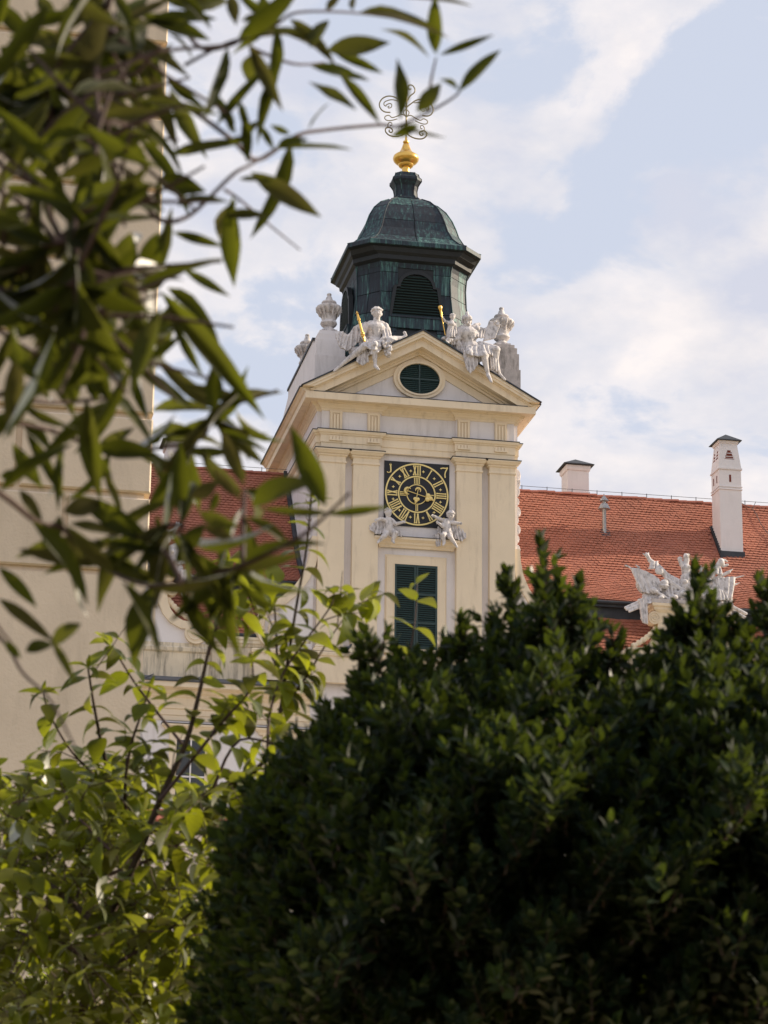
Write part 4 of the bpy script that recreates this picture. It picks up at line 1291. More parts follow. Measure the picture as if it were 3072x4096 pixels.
def chimney(W, x0, x1, y0, y1, zb, zt, tall):
    ch = MB().box(x0, x1, y0, y1, zb, zt - (1.45 if tall else .25))
    if tall:
        z1 = zt - 1.45
        ch.loft([[(x0 - .02, y0 - .02, z1), (x1 + .02, y0 - .02, z1), (x1 + .02, y1 + .02, z1), (x0 - .02, y1 + .02, z1)], [(x0 + .14, y0 + .14, zt), (x1 - .14, y0 + .14, zt), (x1 - .14, y1 - .14, zt), (x0 + .14, y1 - .14, zt)]])
    o = ch.build('chimney', CHIM, W)
    loop = lambda e: [(x0 - e, y0 - e), (x1 + e, y0 - e), (x1 + e, y1 + e), (x0 - e, y1 + e)]
    cy = (y0 + y1) / 2; cx = (x0 + x1) / 2
    if tall:
        for z, h, e in ((zt - 1.52, .09, .05), (zt - 2.42, .05, .04), (zt - 2.55, .05, .04)):
            MB().mold(loop(0), [(-.05, z), (e, z), (e * 1.1, z + h * .5), (e, z + h), (-.05, z + h)], closed=True).build('string_course', CHIM, o)
        MB().mold([(x0 + .12, y0 + .12), (x1 - .12, y0 + .12), (x1 - .12, y1 - .12), (x0 + .12, y1 - .12)], [(-.05, zt - .12), (.04, zt - .12), (.07, zt), (-.05, zt)], closed=True).build('string_course', CHIM, o)
        for k, hw in enumerate((.09, .15, .20)):
            z = zt - .55 - k * .17
            f = .02 + .14 * (z - (zt - 1.45)) / 1.45
            MB().box(cx - hw, cx + hw, y0 + f - .035, y0 + f + .1, z - .05, z + .05).build('vent_slot', SLOT, o)
            MB().box(cx - hw - .05, cx + hw + .05, y0 + f - .05, y0 + f + .1, z - .075, z - .05).build('vent_ledge', SLOT, o)
            for yy in (y0 + .38, y1 - .38):
                MB().box(x0 + f - .035, x0 + f + .1, yy - hw * .8, yy + hw * .8, z - .05, z + .05).build('vent_slot', SLOT, o)
        MB().box(cx - .05, cx + .05, y0 - .012, y0 + .1, zt - 2.15, zt - 1.78).build('vent_slit', SLOT, o)
        for yy in (y0 + .35, y1 - .35):
            MB().box(x0 - .012, x0 + .1, yy - .05, yy + .05, zt - 2.15, zt - 1.78).build('vent_slit', SLOT, o)
        MB().box(x0 - .04, x1 + .04, y0 - .14, y0 + .2, zb, zb + .62).box(x0 - .06, x0 + .05, y0 + .0, y1 + .05, zb + .2, zb + .5).build('flashing', SHEET, o)
        for k in range(12):
            t = k / 11
            yy = y0 - .1 + t * (y1 - y0 + .2)
            MB().box(x0 - .10, x0 + .02, yy - .1, yy + .1, zb + .40 + 1.25 * (yy - y0) - .1, zb + .62 + 1.25 * (yy - y0)).build('step_flashing', SHEET, o)
    else:
        MB().mold(loop(0), [(-.05, zt - .28), (.05, zt - .28), (.08, zt - .18), (.08, zt - .02), (-.05, zt)], closed=True).build('string_course', CHIM, o)
        MB().mold(loop(0), [(-.05, zt - 1.45), (.04, zt - 1.45), (.04, zt - 1.38), (-.05, zt - 1.38)], closed=True).build('string_course', CHIM, o)
        MB().mold(loop(0), [(-.05, zt - 1.65), (.04, zt - 1.65), (.04, zt - 1.58), (-.05, zt - 1.58)], closed=True).build('string_course', CHIM, o)
        MB().box(x0 + .02, x1 - .02, y0 + .02, y1 - .02, zt - .3, zt - .01).build('neck', CHIM, o)
    e = .12 if tall else .24
    xa, xb, ya, yb = (x0 + .14 - e * 1.8, x1 - .14 + e * 1.8, y0 + .14 - e * 1.8, y1 - .14 + e * 1.8) if tall else (x0 - e, x1 + e, y0 - e, y1 + e)
    MB().add([(xa, ya, zt + .03), (xb, ya, zt + .03), (xb, yb, zt + .03), (xa, yb, zt + .03), (cx, cy - .1, zt + .46), (cx, cy + .1, zt + .46), (xa, ya, zt), (xb, ya, zt), (xb, yb, zt), (xa, yb, zt)],
             [(0, 1, 4), (1, 2, 5, 4), (2, 3, 5), (3, 0, 4, 5), (9, 8, 7, 6), (0, 6, 7, 1), (1, 7, 8, 2), (2, 8, 9, 3), (3, 9, 6, 0)]).build('cap', SHEET, o)


chimney(WR, 16.24, 17.37, 5.2, 6.4, 35.7, 42.05, True)
chimney(WR, 9.72, 10.82, 9.5, 10.7, 36.0, 41.62, False)
chimney(WL, -10.50, -9.36, 9.5, 10.7, 36.0, 41.40, False)
# zinc vent pipe with two hoods on the right roof
vp = MB().lathe([(.10, 36.9), (.10, 38.25), (.12, 38.3), (.30, 38.30), (.30, 38.33), (.17, 38.58), (.08, 38.60), (.08, 38.72), (.22, 38.72), (.22, 38.75), (.02, 39.02), (.03, 39.06), (.005, 39.1)], (10.6, 6.0), 16).build('vent_pipe', ZINC, WR, smooth=True)
MB().add([(10.38, 5.72, 36.86), (10.86, 5.72, 36.86), (10.86, 6.12, 37.36), (10.38, 6.12, 37.36), (10.38, 5.76, 36.80), (10.86, 5.76, 36.80), (10.86, 6.16, 37.3), (10.38, 6.16, 37.3)], [(0, 1, 2, 3), (0, 4, 5, 1), (1, 5, 6, 2), (2, 6, 7, 3), (3, 7, 4, 0)]).build('flashing', SHEET, vp)
# earthing cable down the right roof
S_ = arc(RP)
cb = []
for k in range(12):
    y, z, dy, dz = along(RP, S_, S_[-1] - .3 - k * .28)
    cb.append((18.75 + .035 * k + .03 * math.sin(k), y - .10, z + .06))
MB().tube(cb, .018, 5).tube([(18.1, 7.8, 39.75), (18.6, 7.7, 39.45), cb[0]], .016, 5).tube([(19.0, 7.8, 39.8), (18.8, 7.7, 39.4), cb[0]], .016, 5).build('earth_cable', WIRE, WR)


# --- trophies of arms on the gables
def trophy(s, label):
    B = mapper(2460, 2180, 2.7108)
    kk = 1 / (2.7108 * 85)
    Rr = lambda z: z * kk
    def A(zx, zy, Y):
        p = B(zx, zy, Y)
        return Vector((s * p.x, p.y, p.z))
    L = [('cloth', [A(165, 250, -.15), A(240, 250, -.2), A(330, 280, -.2), A(430, 330, -.2), (A(480, 370, -.2))], [A(275, 520, -.25), A(330, 520, -.3), A(400, 515, -.3), A(450, 510, -.3), A(500, 500, -.25)], 10, Rr(13)),
         ('cloth', [A(1090, 370, -.2), A(1160, 350, -.2), A(1240, 345, -.2), A(1310, 345, -.15)], [A(1070, 600, -.25), A(1130, 590, -.3), A(1210, 585, -.3), A(1270, 580, -.25)], 9, Rr(13)),
         ('cloth', [A(530, 280, -.1), A(610, 330, -.1), A(700, 380, -.1), A(800, 400, -.1)], [A(540, 560, -.2), A(620, 580, -.2), A(700, 590, -.2), A(820, 590, -.2)], 12, Rr(26)),
         ('cloth', [A(820, 400, -.1), A(900, 390, -.1), A(1000, 380, -.1), A(1080, 370, -.1)], [A(830, 590, -.2), A(900, 600, -.2), A(1000, 600, -.2), A(1080, 600, -.2)], 11, Rr(26)),
         ('cloth', [A(255, 590, -.5), A(300, 570, -.55), A(350, 580, -.5)], [A(275, 780, -.5), A(300, 860, -.55), A(345, 840, -.5)], 6, Rr(18)),
         ('cloth', [A(1080, 490, -.4), A(1130, 480, -.45), A(1180, 500, -.4)], [A(1070, 600, -.45), A(1150, 590, -.5), A(1230, 600, -.45)], 8, Rr(16)),
         ('cloth', [A(380, 190, -.1), A(420, 180, -.15), A(470, 175, -.1)], [A(360, 250, -.1), A(400, 260, -.15), A(460, 240, -.1)], 6, Rr(20)),
         ('cloth', [A(1040, 210, -.1), A(1090, 240, -.15), A(1140, 240, -.1)], [A(1050, 300, -.1), A(1100, 310, -.15), A(1160, 320, -.1)], 6, Rr(20)),
         ('c', A(90, 215, -.1), Rr(3), A(150, 238, -.1), Rr(10)), ('c', A(150, 238, -.1), Rr(9), A(480, 420, -.1), Rr(9)), ('c', A(222, 212, -.1), Rr(4), A(260, 245, -.1), Rr(14)), ('c', A(120, 225, -.1), Rr(12), A(165, 240, -.1), Rr(6)),
         ('c', A(1410, 330, -.1), Rr(3), A(1350, 345, -.1), Rr(10)), ('c', A(1350, 345, -.1), Rr(9), A(1040, 420, -.1), Rr(9)), ('c', A(1355, 408, -.1), Rr(4), A(1300, 430, -.1), Rr(14)), ('c', A(1280, 260, -.1), Rr(4), A(1235, 290, -.1), Rr(16)), ('c', A(1240, 290, -.1), Rr(18), A(1020, 400, -.1), Rr(22)),
         ('c', A(345, 110, -.1), Rr(24), A(380, 165, -.1), Rr(20)), ('c', A(305, 95, -.1), Rr(7), A(340, 120, -.1), Rr(14)), ('c', A(335, 80, -.1), Rr(6), A(350, 120, -.1), Rr(12)), ('c', A(362, 82, -.1), Rr(7), A(360, 120, -.1), Rr(14)), ('c', A(380, 170, -.1), Rr(26), A(470, 240, -.1), Rr(34)), ('c', A(470, 240, -.1), Rr(34), A(600, 380, -.1), Rr(36)),
         ('e', A(480, 280, -.28), (Rr(50), Rr(22), Rr(44))), ('e', A(535, 420, -.35), (Rr(52), Rr(40), Rr(48))), ('e', A(530, 440, -.45), (Rr(64), Rr(20), Rr(14))),
         ('e', A(425, 495, -.45), (Rr(46), Rr(24), Rr(34))), ('e', A(500, 572, -.5), (Rr(34), Rr(34), Rr(24))), ('e', A(640, 568, -.5), (Rr(46), Rr(44), Rr(30))), ('e', A(730, 540, -.4), (Rr(52), Rr(42), Rr(50))), ('c', A(440, 500, -.5), Rr(16), A(570, 580, -.5), Rr(14)),
         ('c', A(560, 360, -.3), Rr(13), A(810, 540, -.35), Rr(20)), ('c', A(600, 410, -.3), Rr(16), A(820, 560, -.35), Rr(16)),
         ('c', A(770, 360, -.1), Rr(62), A(775, 460, -.15), Rr(74)), ('c', A(768, 250, -.1), Rr(52), A(770, 330, -.1), Rr(44)), ('e', A(770, 250, -.15), (Rr(58), Rr(45), Rr(48))), ('c', A(775, 160, -.1), Rr(34), A(770, 210, -.1), Rr(30)), ('e', A(772, 130, -.12), (Rr(34), Rr(36), Rr(36))), ('c', A(755, 100, -.1), Rr(10), A(800, 105, -.1), Rr(12)), ('c', A(700, 160, -.1), Rr(22), A(725, 215, -.1), Rr(28)), ('e', A(705, 150, -.1), (Rr(30), Rr(26), Rr(24))), ('c', A(820, 260, -.1), Rr(20), A(850, 330, -.1), Rr(24)),
         ('e', A(1035, 325, -.25), (Rr(48), Rr(22), Rr(46))), ('c', A(1150, 170, -.1), Rr(30), A(1100, 260, -.1), Rr(34)), ('c', A(1100, 260, -.1), Rr(34), A(980, 420, -.1), Rr(34)), ('e', A(1150, 190, -.15), (Rr(40), Rr(34), Rr(40))), ('c', A(1130, 160, -.1), Rr(12), A(1190, 165, -.1), Rr(14)), ('c', A(1190, 165, -.1), Rr(14), A(1220, 180, -.1), Rr(8)), ('c', A(1170, 230, -.1), Rr(18), A(1220, 215, -.1), Rr(14)),
         ('c', A(930, 230, -.1), Rr(10), A(930, 300, -.1), Rr(18)), ('c', A(905, 245, -.1), Rr(8), A(930, 280, -.1), Rr(12)), ('c', A(960, 240, -.1), Rr(8), A(935, 280, -.1), Rr(12)), ('c', A(930, 290, -.1), Rr(18), A(880, 420, -.1), Rr(26)),
         ('e', A(900, 540, -.4), (Rr(60), Rr(46), Rr(52))), ('e', A(1000, 560, -.4), (Rr(46), Rr(40), Rr(40))),
         ('c', A(115, 680, -.35), Rr(17), A(270, 615, -.3), Rr(22)), ('c', A(125, 700, -.45), Rr(14), A(270, 650, -.4), Rr(18)), ('c', A(155, 722, -.5), Rr(12), A(280, 670, -.45), Rr(15)),
         ('c', A(1420, 745, -.35), Rr(18), A(1250, 660, -.3), Rr(22)), ('c', A(1405, 785, -.45), Rr(18), A(1250, 700, -.4), Rr(20)), ('c', A(1330, 800, -.5), Rr(14), A(1240, 730, -.45), Rr(16)),
         ('cloth', [A(350, 585, -.3), A(600, 600, -.3), A(900, 610, -.3), A(1260, 600, -.3)], [A(350, 625, -.42), A(600, 625, -.42), A(900, 630, -.42), A(1260, 640, -.42)], 26, Rr(22))]
    # left arm of the plinth mass, tying the pieces to the gable cap
    for k in range(34):
        zx, zy = random.uniform(400, 1120), random.uniform(360, 600)
        if zy < 470 - .12 * abs(zx - 780) * .2 and random.random() < .4: continue
        L.append(('e', A(zx, zy, -.22 - random.uniform(0, .2)), (Rr(random.uniform(22, 46)), Rr(26), Rr(random.uniform(16, 36)))))
    L += [('e', A(620, 500, .0), (Rr(190), Rr(60), Rr(110))), ('e', A(930, 500, .0), (Rr(180), Rr(60), Rr(110))), ('e', A(330, 430, .05), (Rr(110), Rr(40), Rr(110))), ('e', A(1190, 470, .05), (Rr(100), Rr(40), Rr(110)))]
    L += [('c', A(330, 560, -.15), Rr(40), A(780, 600, -.05), Rr(60)), ('c', A(780, 600, -.05), Rr(60), A(1240, 600, -.15), Rr(40)), ('c', A(260, 600, -.4), Rr(18), A(380, 590, -.3), Rr(24))]
    o = sculpt('trophy_sculpture', STONE, L, .022, 1)
    return tag(o, label, 'sculpture', 'carved trophies of arms on the gables')


trophy(1, 'white stone trophy of flags and armour on gable before the right roof')
trophy(-1, 'white stone trophy of flags at the left, half hidden behind leaves')


# ================================================================== CORNER BUILDING AT THE LEFT
cbld = thing('corner_building', 'large cream rusticated building corner filling the left edge behind leaves', 'building', (-27, -62, 5.0))
EX, EYB = -19.0, -70.0
CREAM2 = simple('cream_stucco_block', (0.71, 0.59, 0.455), 0.92, var=0.06, scale=1.0, bump=0.4, bscale=20, dirt=(0.44, 0.36, 0.27), dirt_amt=0.5, dpos=(.5, .78), dscale=(1.5, 1.5, .3), objvar=0.05)
MB().box(-40, EX - .10, EYB + .10, EYB + 16, 4.0, 27.0).build('wall', CREAM2, cbld)
MB().box(-40.0, EX - .02, EYB + .02, EYB + 15.9, 4.0, 13.07 - .05).build('plain_wall', CREAM2, cbld)
zs = [13.07, 14.45, 15.87, 17.23, 18.63, 20.03, 21.44, 22.85, 24.26, 25.67, 27.0]
for r in range(len(zs) - 1):
    z0, z1 = zs[r] + .05, zs[r + 1] - .05
    xr = EX
    j = [xr, xr - (1.42 if r % 2 == 0 else 2.25)]
    while j[-1] > -31: j.append(j[-1] - 2.05)
    for k in range(len(j) - 1):
        xa, xb = j[k + 1] + (.05 if True else 0), j[k] - (.05 if k else 0)
        b = .028
        f0 = [(xa, EYB + .25, z0), (xb, EYB + .25, z0), (xb, EYB + .25, z1), (xa, EYB + .25, z1)]
        f1 = [(xa, EYB + b, z0), (xb, EYB + b, z0), (xb, EYB + b, z1), (xa, EYB + b, z1)]
        f2 = [(xa + b, EYB, z0 + b), (xb - b, EYB, z0 + b), (xb - b, EYB, z1 - b), (xa + b, EYB, z1 - b)]
        if k == 0:
            f0 = [(x if x < xb - .01 else xb, y + .0, z) for x, y, z in f0]
            m = MB().loft([[(p[0], p[1] + (1.6 if True else 0), p[2]) for p in f0], f1, f2])
        else:
            m = MB().loft([f0, f1, f2])
        m.build('stone_block', CREAM2, cbld)

# ================================================================== PIGEON
pg = P(1393, 2588, -.5)
pz = 28.86
pig = thing('pigeon', 'small dark pigeon perched on the ledge left of the shuttered window', 'bird', (pg.x, -.40, pz))
PG = simple('pigeon_grey', (0.07, 0.08, 0.11), 0.6, var=.3, scale=20)
bx = pg.x
body = sculpt('body', PG, [('c', (bx - .08, -.40, pz + .17), .075, (bx + .07, -.40, pz + .24), .07), ('c', (bx + .07, -.40, pz + .24), .06, (bx + .13, -.40, pz + .34), .042), ('e', (bx + .145, -.40, pz + .365), (.042, .04, .04)), ('c', (bx - .12, -.40, pz + .15), .05, (bx - .24, -.40, pz + .10), .025), ('c', (bx + .18, -.40, pz + .36), .012, (bx + .205, -.40, pz + .35), .006), ('c', (bx - .02, -.40, pz + .12), .02, (bx - .01, -.40, pz + .01), .012), ('c', (bx + .03, -.43, pz + .13), .02, (bx + .03, -.43, pz + .01), .012)], .012, 2, pig)
body.matrix_parent_inverse = Matrix.Translation(-pig.location)

# ================================================================== PLANTS
def leaf_template(wf, curl, fold, n=7, sharp=1.0, wave=0.0, base=0.75):
    """unit leaf along +x; width factor, downward curl, fold along the midrib"""
    v, f = [], []
    for i in range(n):
        t = i / (n - 1)
        w = wf * .5 * max(0.0, math.sin(math.pi * t ** base)) ** sharp
        ang = curl * t
        x = math.sin(ang) / curl if abs(curl) > 1e-3 else t
        z = -(1 - math.cos(ang)) / curl if abs(curl) > 1e-3 else 0
        wv = wave * math.sin(t * 9) * w
        v += [(x, w, z + fold * w + wv), (x, 0, z), (x, -w, z + fold * w - wv)]
    for i in range(n - 1):
        for j in (0, 1):
            a = i * 3 + j
            f.append((a, a + 1, a + 4, a + 3))
    return v, f


def leaf_mesh(name, mat, *a, **k):
    v, f = leaf_template(*a, **k)
    me = bpy.data.meshes.new(name)
    me.from_pydata(v, [], f)
    me.polygons.foreach_set('use_smooth', [True] * len(me.polygons))
    me.materials.append(mat)
    return me


def leaf_mat4(b, d, nrm, L, W=1.0):
    d = Vector(d).normalized()
    nrm = Vector(nrm)
    z = nrm - d * nrm.dot(d)
    if z.length < 1e-4: z = d.orthogonal()
    z.normalize()
    y = z.cross(d)
    return Matrix(((d.x * L, y.x * L * W, z.x * L, b[0]), (d.y * L, y.y * L * W, z.y * L, b[1]), (d.z * L, y.z * L * W, z.z * L, b[2]), (0, 0, 0, 1)))


def join_leaves(name, tmpl, mats, mat, parent):
    V0 = np.array(tmpl[0])
    Mx = np.array([[list(r) for r in m] for m in mats])
    V = np.einsum('nij,vj->nvi', Mx[:, :3, :3], V0) + Mx[:, None, :3, 3]
    nv = len(V0)
    F0 = np.array(tmpl[1])
    F = (F0[None] + (np.arange(len(mats)) * nv)[:, None, None]).reshape(-1, F0.shape[1])
    me = bpy.data.meshes.new(name)
    nf = len(F)
    me.vertices.add(len(mats) * nv)
    me.vertices.foreach_set('co', V.reshape(-1).astype(np.float32))
    me.loops.add(nf * 4)
    me.loops.foreach_set('vertex_index', F.reshape(-1).astype(np.int32))
    me.polygons.add(nf)
    me.polygons.foreach_set('loop_start', (np.arange(nf) * 4).astype(np.int32))
    me.polygons.foreach_set('use_smooth', np.ones(nf, bool))
    at = me.attributes.new('leafid', 'FLOAT', 'POINT')
    at.data.foreach_set('value', np.repeat(rng.random(len(mats)) * 50, nv).astype(np.float32))
    me.update(calc_edges=True)
    me.materials.append(mat)
    o = link(name, me, parent)
    tag(o, kind='stuff')
    return o


VIEW = Vector(ROT[2])
CX, CU = Vector(ROT[0]), Vector(-ROT[1])


def rnd(a=1.0):
    return Vector((random.uniform(-a, a), random.uniform(-a, a), random.uniform(-a, a)))


def spline(pts, n=5):
    out = []
    for i in range(len(pts) - 1):
        p0, p1, p2, p3 = pts[max(i - 1, 0)], pts[i], pts[i + 1], pts[min(i + 2, len(pts) - 1)]
        for k in range(n):
            t = k / n
            out.append(.5 * ((2 * p1) + (p2 - p0) * t + (2 * p0 - 5 * p1 + 4 * p2 - p3) * t ** 2 + (3 * p1 - p0 - 3 * p2 + p3) * t ** 3))
    return out + [pts[-1]]


# ---------------------------------------------------------------- lance-leaved shrub close to the lens, upper left
LEAF_A = leafmat('lance_leaf', (0.018, 0.028, 0.008), (0.15, 0.17, 0.012), 0.44, 0.60, 0.6, (0.055, 0.050, 0.014), gloss=.42)
D0 = 2.35
gx = PD(-900, 3000, 2.5)
gz = ground_z(gx.x, gx.y)
shr = thing('lance_leaved_shrub', 'blurred shrub with long narrow glossy leaves hanging in from the left close up', 'shrub', (gx.x, gx.y, gz))
stems = [  # (pixel polyline, thickness px at the start, depth)
    ([(-350, 900), (-120, 420), (10, 350), (150, 260), (270, 240), (390, 170), (560, 60)], 34, 2.3),
    ([(395, -120), (390, 150), (385, 330), (395, 480), (385, 620)], 34, 2.15),
    ([(-350, 760), (-60, 480), (80, 440), (170, 400), (290, 410)], 30, 2.2),
    ([(260, 250), (220, 330), (180, 420)], 26, 2.2),
    ([(380, 380), (500, 340), (660, 385), (780, 450), (930, 560), (1030, 640), (1180, 545), (1300, 520), (1520, 500), (1590, 505), (1730, 440), (1820, 385), (1845, 350)], 24, 2.45),
    ([(1710, 440), (1725, 320), (1745, 230)], 16, 2.45),
    ([(700, 60), (800, 190), (920, 180), (1000, 135), (1100, 100), (1190, 50), (1400, 50), (1600, 75)], 20, 2.5),
    ([(740, 260), (900, 175), (990, 150)], 16, 2.4), ([(1000, 190), (1170, 255), (1300, 250)], 16, 2.5),
    ([(560, 790), (640, 880), (760, 860), (930, 700), (1000, 660), (1110, 590)], 24, 2.4),
    ([(900, 760), (960, 800), (1090, 910), (1200, 1000)], 14, 2.45),
    ([(-350, 1500), (-80, 1150), (60, 1100), (170, 990), (290, 950), (300, 830)], 38, 2.2),
    ([(-300, 1300), (0, 1180), (150, 1180), (300, 1120), (310, 1000)], 30, 2.2),
    ([(300, 1120), (310, 1260), (290, 1400)], 26, 2.2), ([(0, 1210), (150, 1240), (320, 1260), (480, 1195)], 22, 2.25),
    ([(-300, 1700), (20, 1570), (120, 1600), (220, 1610), (350, 1600), (480, 1580), (515, 1480), (530, 1420)], 24, 2.3),
    ([(215, 1500), (270, 1420), (330, 1340)], 18, 2.3),
    ([(-300, 1640), (0, 1680), (200, 1720), (400, 1790), (610, 1795), (760, 1765), (820, 1740), (845, 1660), (870, 1640), (1030, 1590), (1110, 1560)], 24, 2.4),
    ([(-300, 1800), (0, 1975), (150, 2090), (245, 2110), (340, 2210), (470, 2300), (590, 2340), (725, 2330)], 32, 2.25),
    ([(500, 2140), (600, 2150), (680, 2100), (735, 2110), (640, 2160)], 26, 2.3), ([(725, 2330), (665, 2210), (600, 2160), (500, 2130), (380, 2170)], 26, 2.3),
    ([(725, 2330), (850, 2290), (970, 2262), (1180, 2160), (1290, 2075), (1400, 1970)], 26, 2.45),
    ([(970, 2262), (975, 2030), (980, 1960)], 24, 2.45),
    ([(-300, 2300), (0, 2550), (90, 2690), (200, 2800), (300, 2990)], 22, 2.35), ([(-200, 2350), (20, 2540), (60, 2620)], 18, 2.35),
]
trunk_px = [(-900, 3000), (-860, 2400), (-760, 1800), (-620, 1300), (-480, 900), (-400, 500), (-300, 100)]
tp = [Vector((gx.x, gx.y, gz - .05))] + spline([PD(x, y, 2.45) for x, y in trunk_px])
MB().tube(tp, [.030 - .018 * i / len(tp) for i in range(len(tp))], 9).build('trunk', BARK, shr, smooth=True)
SA = []
for pl, th, d in stems:
    pts = [(Vector(PD(x, y, d + .10 * math.sin(.004 * x + .003 * y)))) for x, y in pl]
    if pl[0][0] < -150:
        j = min(tp, key=lambda q: (q - pts[0]).length)
        pts = [j] + pts
    elif pl[0] == (395, -120):
        pts = [tp[-1]] + pts
    c = spline(pts)
    r0 = th / 2 / FPX * d
    MB().tube(c, [r0 * (1 - .62 * i / len(c)) for i in range(len(c))], 7).build('branch', TWIG, shr, smooth=True)
    SA += c[len(c) // 4:]
Z2 = [(965, 665, 997, 300, 90), (730, 612, 462, 440, 70), (860, 690, 610, 360, 62), (1165, 300, 1175, -40, 90), (1185, 305, 1495, 188, 45), (1130, 320, 860, 60, 32), (1290, 510, 1525, 255, 75), (1060, 620, 1205, 450, 90), (1070, 690, 920, 755, 62), (1290, 500, 1195, 400, 40),
      (130, 230, 335, 625, 80), (175, 290, 85, 470, 112), (330, 190, 620, 290, 60), (560, 280, 908, 228, 115), (600, 290, 862, 420, 62), (470, 265, 560, 60, 92), (740, 70, 1235, 135, 42), (705, 60, 712, -40, 42), (30, -30, 62, 132, 72), (230, 150, 205, -40, 115),
      (125, 905, 100, 575, 62), (270, 830, 180, 660, 42), (285, 820, 445, 735, 62), (300, 825, 705, 800, 28), (140, 950, 525, 1205, 112), (-10, 790, 160, 758, 44), (0, 590, 62, 765, 52), (-10, 1190, 240, 1180, 62), (1000, -10, 1360, 5, 22), (560, 60, 640, -40, 50), (460, 720, 560, 540, 14), (90, 120, 220, 60, 40), (360, 740, 250, 690, 40), (640, 400, 800, 435, 34), (960, 700, 1240, 770, 20)]
Z1 = [(880, 150, 1315, 80, 112), (620, 230, 1000, 335, 72), (640, 310, 1005, 372, 52), (1000, 460, 1225, 655, 62), (1290, 560, 1425, 805, 62), (1015, 935, 1490, 838, 82), (600, 750, 880, 970, 112), (560, 930, 470, 1645, 175), (640, 980, 555, 1645, 100), (790, 1400, 735, 1765, 195), (950, 1400, 850, 1725, 135), (850, 1745, 1030, 1650, 150), (300, 960, 355, 1270, 112), (380, 450, 555, 695, 64), (-20, 1300, 185, 1385, 150), (-20, 850, 440, 800, 120), (230, -20, 335, 155, 92), (-20, 20, 205, 265, 112),
      (600, 1640, 685, 1805, 92), (730, 1780, 885, 2115, 112), (1010, 1850, 1135, 2115, 62), (-20, 1900, 285, 2005, 150), (560, 1900, 745, 2115, 102), (220, 1920, 285, 2085, 52), (1100, 1620, 1390, 1790, 62), (1340, 1310, 1655, 1290, 52), (1065, 1245, 1365, 1180, 64), (1040, 1400, 1355, 1495, 64), (940, 1080, 1240, 1150, 130), (870, 740, 940, 900, 90), (430, 430, 560, 560, 110), (0, 280, 180, 430, 120), (1440, 1080, 1660, 1120, 46), (1470, 830, 1560, 720, 60), (1440, 600, 1500, 820, 46), (690, 150, 560, 40, 80), (1010, 200, 1230, 330, 18), (960, 540, 640, 600, 90), (760, 1010, 900, 1290, 120), (740, 1780, 900, 2000, 60), (960, 1080, 950, 1330, 44), (400, 230, 440, 400, 30), (90, 600, 210, 780, 60)]
Z3 = [(760, -160, 1262, 440, 105), (650, 215, 922, 392, 72), (1005, 410, 1018, 178, 88), (820, -20, 965, 260, 46), (630, -10, 720, 175, 92), (355, 375, 362, 185, 72), (345, 440, 522, 460, 82), (460, 590, 740, 600, 105), (720, 610, 775, 700, 50), (455, 610, 550, 755, 62), (1055, 500, 1155, 760, 78), (1040, 495, 1275, 585, 36), (845, 895, 858, 550, 88), (900, 815, 1045, 745, 102), (1010, 680, 1145, 835, 52), (1195, 860, 1450, 672, 130), (1545, 860, 1378, 482, 112), (945, 885, 1125, 965, 72), (955, 950, 1135, 1032, 52), (298, 885, 495, 838, 102), (745, 1215, 552, 1628, 152), (848, 1235, 1085, 1575, 82), (955, 1285, 1065, 1460, 52), (755, 1115, 855, 1222, 52), (285, 585, 272, 885, 46), (120, 505, 292, 835, 60), (488, 695, 605, 925, 42), (240, 1505, 408, 1428, 140), (120, 1550, 255, 1485, 100), (-10, 1145, 195, 1340, 64), (-10, 1295, 260, 1500, 64), (245, 1495, 365, 1695, 42), (1560, 890, 1230, 880, 42), (1545, 898, 1850, 860, 44), (10, 90, 265, 285, 102), (175, 15, 245, 160, 62), (90, 450, 260, 590, 70), (60, 560, 200, 780, 80), (0, 720, 110, 700, 110), (90, 780, 210, 950, 60), (200, 1050, 280, 930, 60), (280, 900, 275, 1040, 46), (770, 1080, 700, 960, 90), (830, 1130, 930, 1000, 130), (860, 1080, 960, 940, 90), (750, 960, 740, 900, 60), (610, 1060, 590, 960, 40), (290, 1000, 400, 1130, 70), (20, 1500, 100, 1580, 44), (560, 30, 590, 140, 60), (470, 10, 580, 130, 70), (330, 940, 600, 990, 60), (1030, 790, 1000, 890, 44)]
LV = [leaf_mesh('leaf', LEAF_A, 1.0, c, fo, 9, 1.05, .05, .85) for c, fo in ((.25, .18), (.6, .12), (-.35, .2), (.9, .22), (.1, .1), (.45, .3))]
cnt = 0
for tab, ox, oy, s in ((Z2, 900, 0, 1.3825), (Z1, 0, 0, 1.508), (Z3, 0, 1300, 1.185)):
    for bx0, by0, tx0, ty0, wd in tab:
        b = (ox + bx0 / s, oy + by0 / s)
        t = (ox + tx0 / s, oy + ty0 / s)
        d = D0 + random.uniform(-.12, .12)
        near = min(SA, key=lambda q: (q - PD(b[0], b[1], D0)).length)
        db = (Matrix(M).inverted() @ near).z * -1
        d = db if 1.9 < db < 2.8 else d
        pb = PD(b[0], b[1], d)
        L0 = math.hypot(t[0] - b[0], t[1] - b[1]) / FPX * d
        pt = PD(t[0], t[1], d + random.uniform(-.4, .4) * L0)
        dv = pt - pb
        wfac = (wd / s / FPX * d) / dv.length
        cu = random.choice(LV)
        nrm = -VIEW + (CX * random.uniform(-.5, .5) + CU * random.uniform(-.3, .7))
        link('leaf', cu, shr, None, leaf_mat4(pb, dv, nrm, dv.length * 1.02, min(.46, wfac * 1.0)))
        cnt += 1
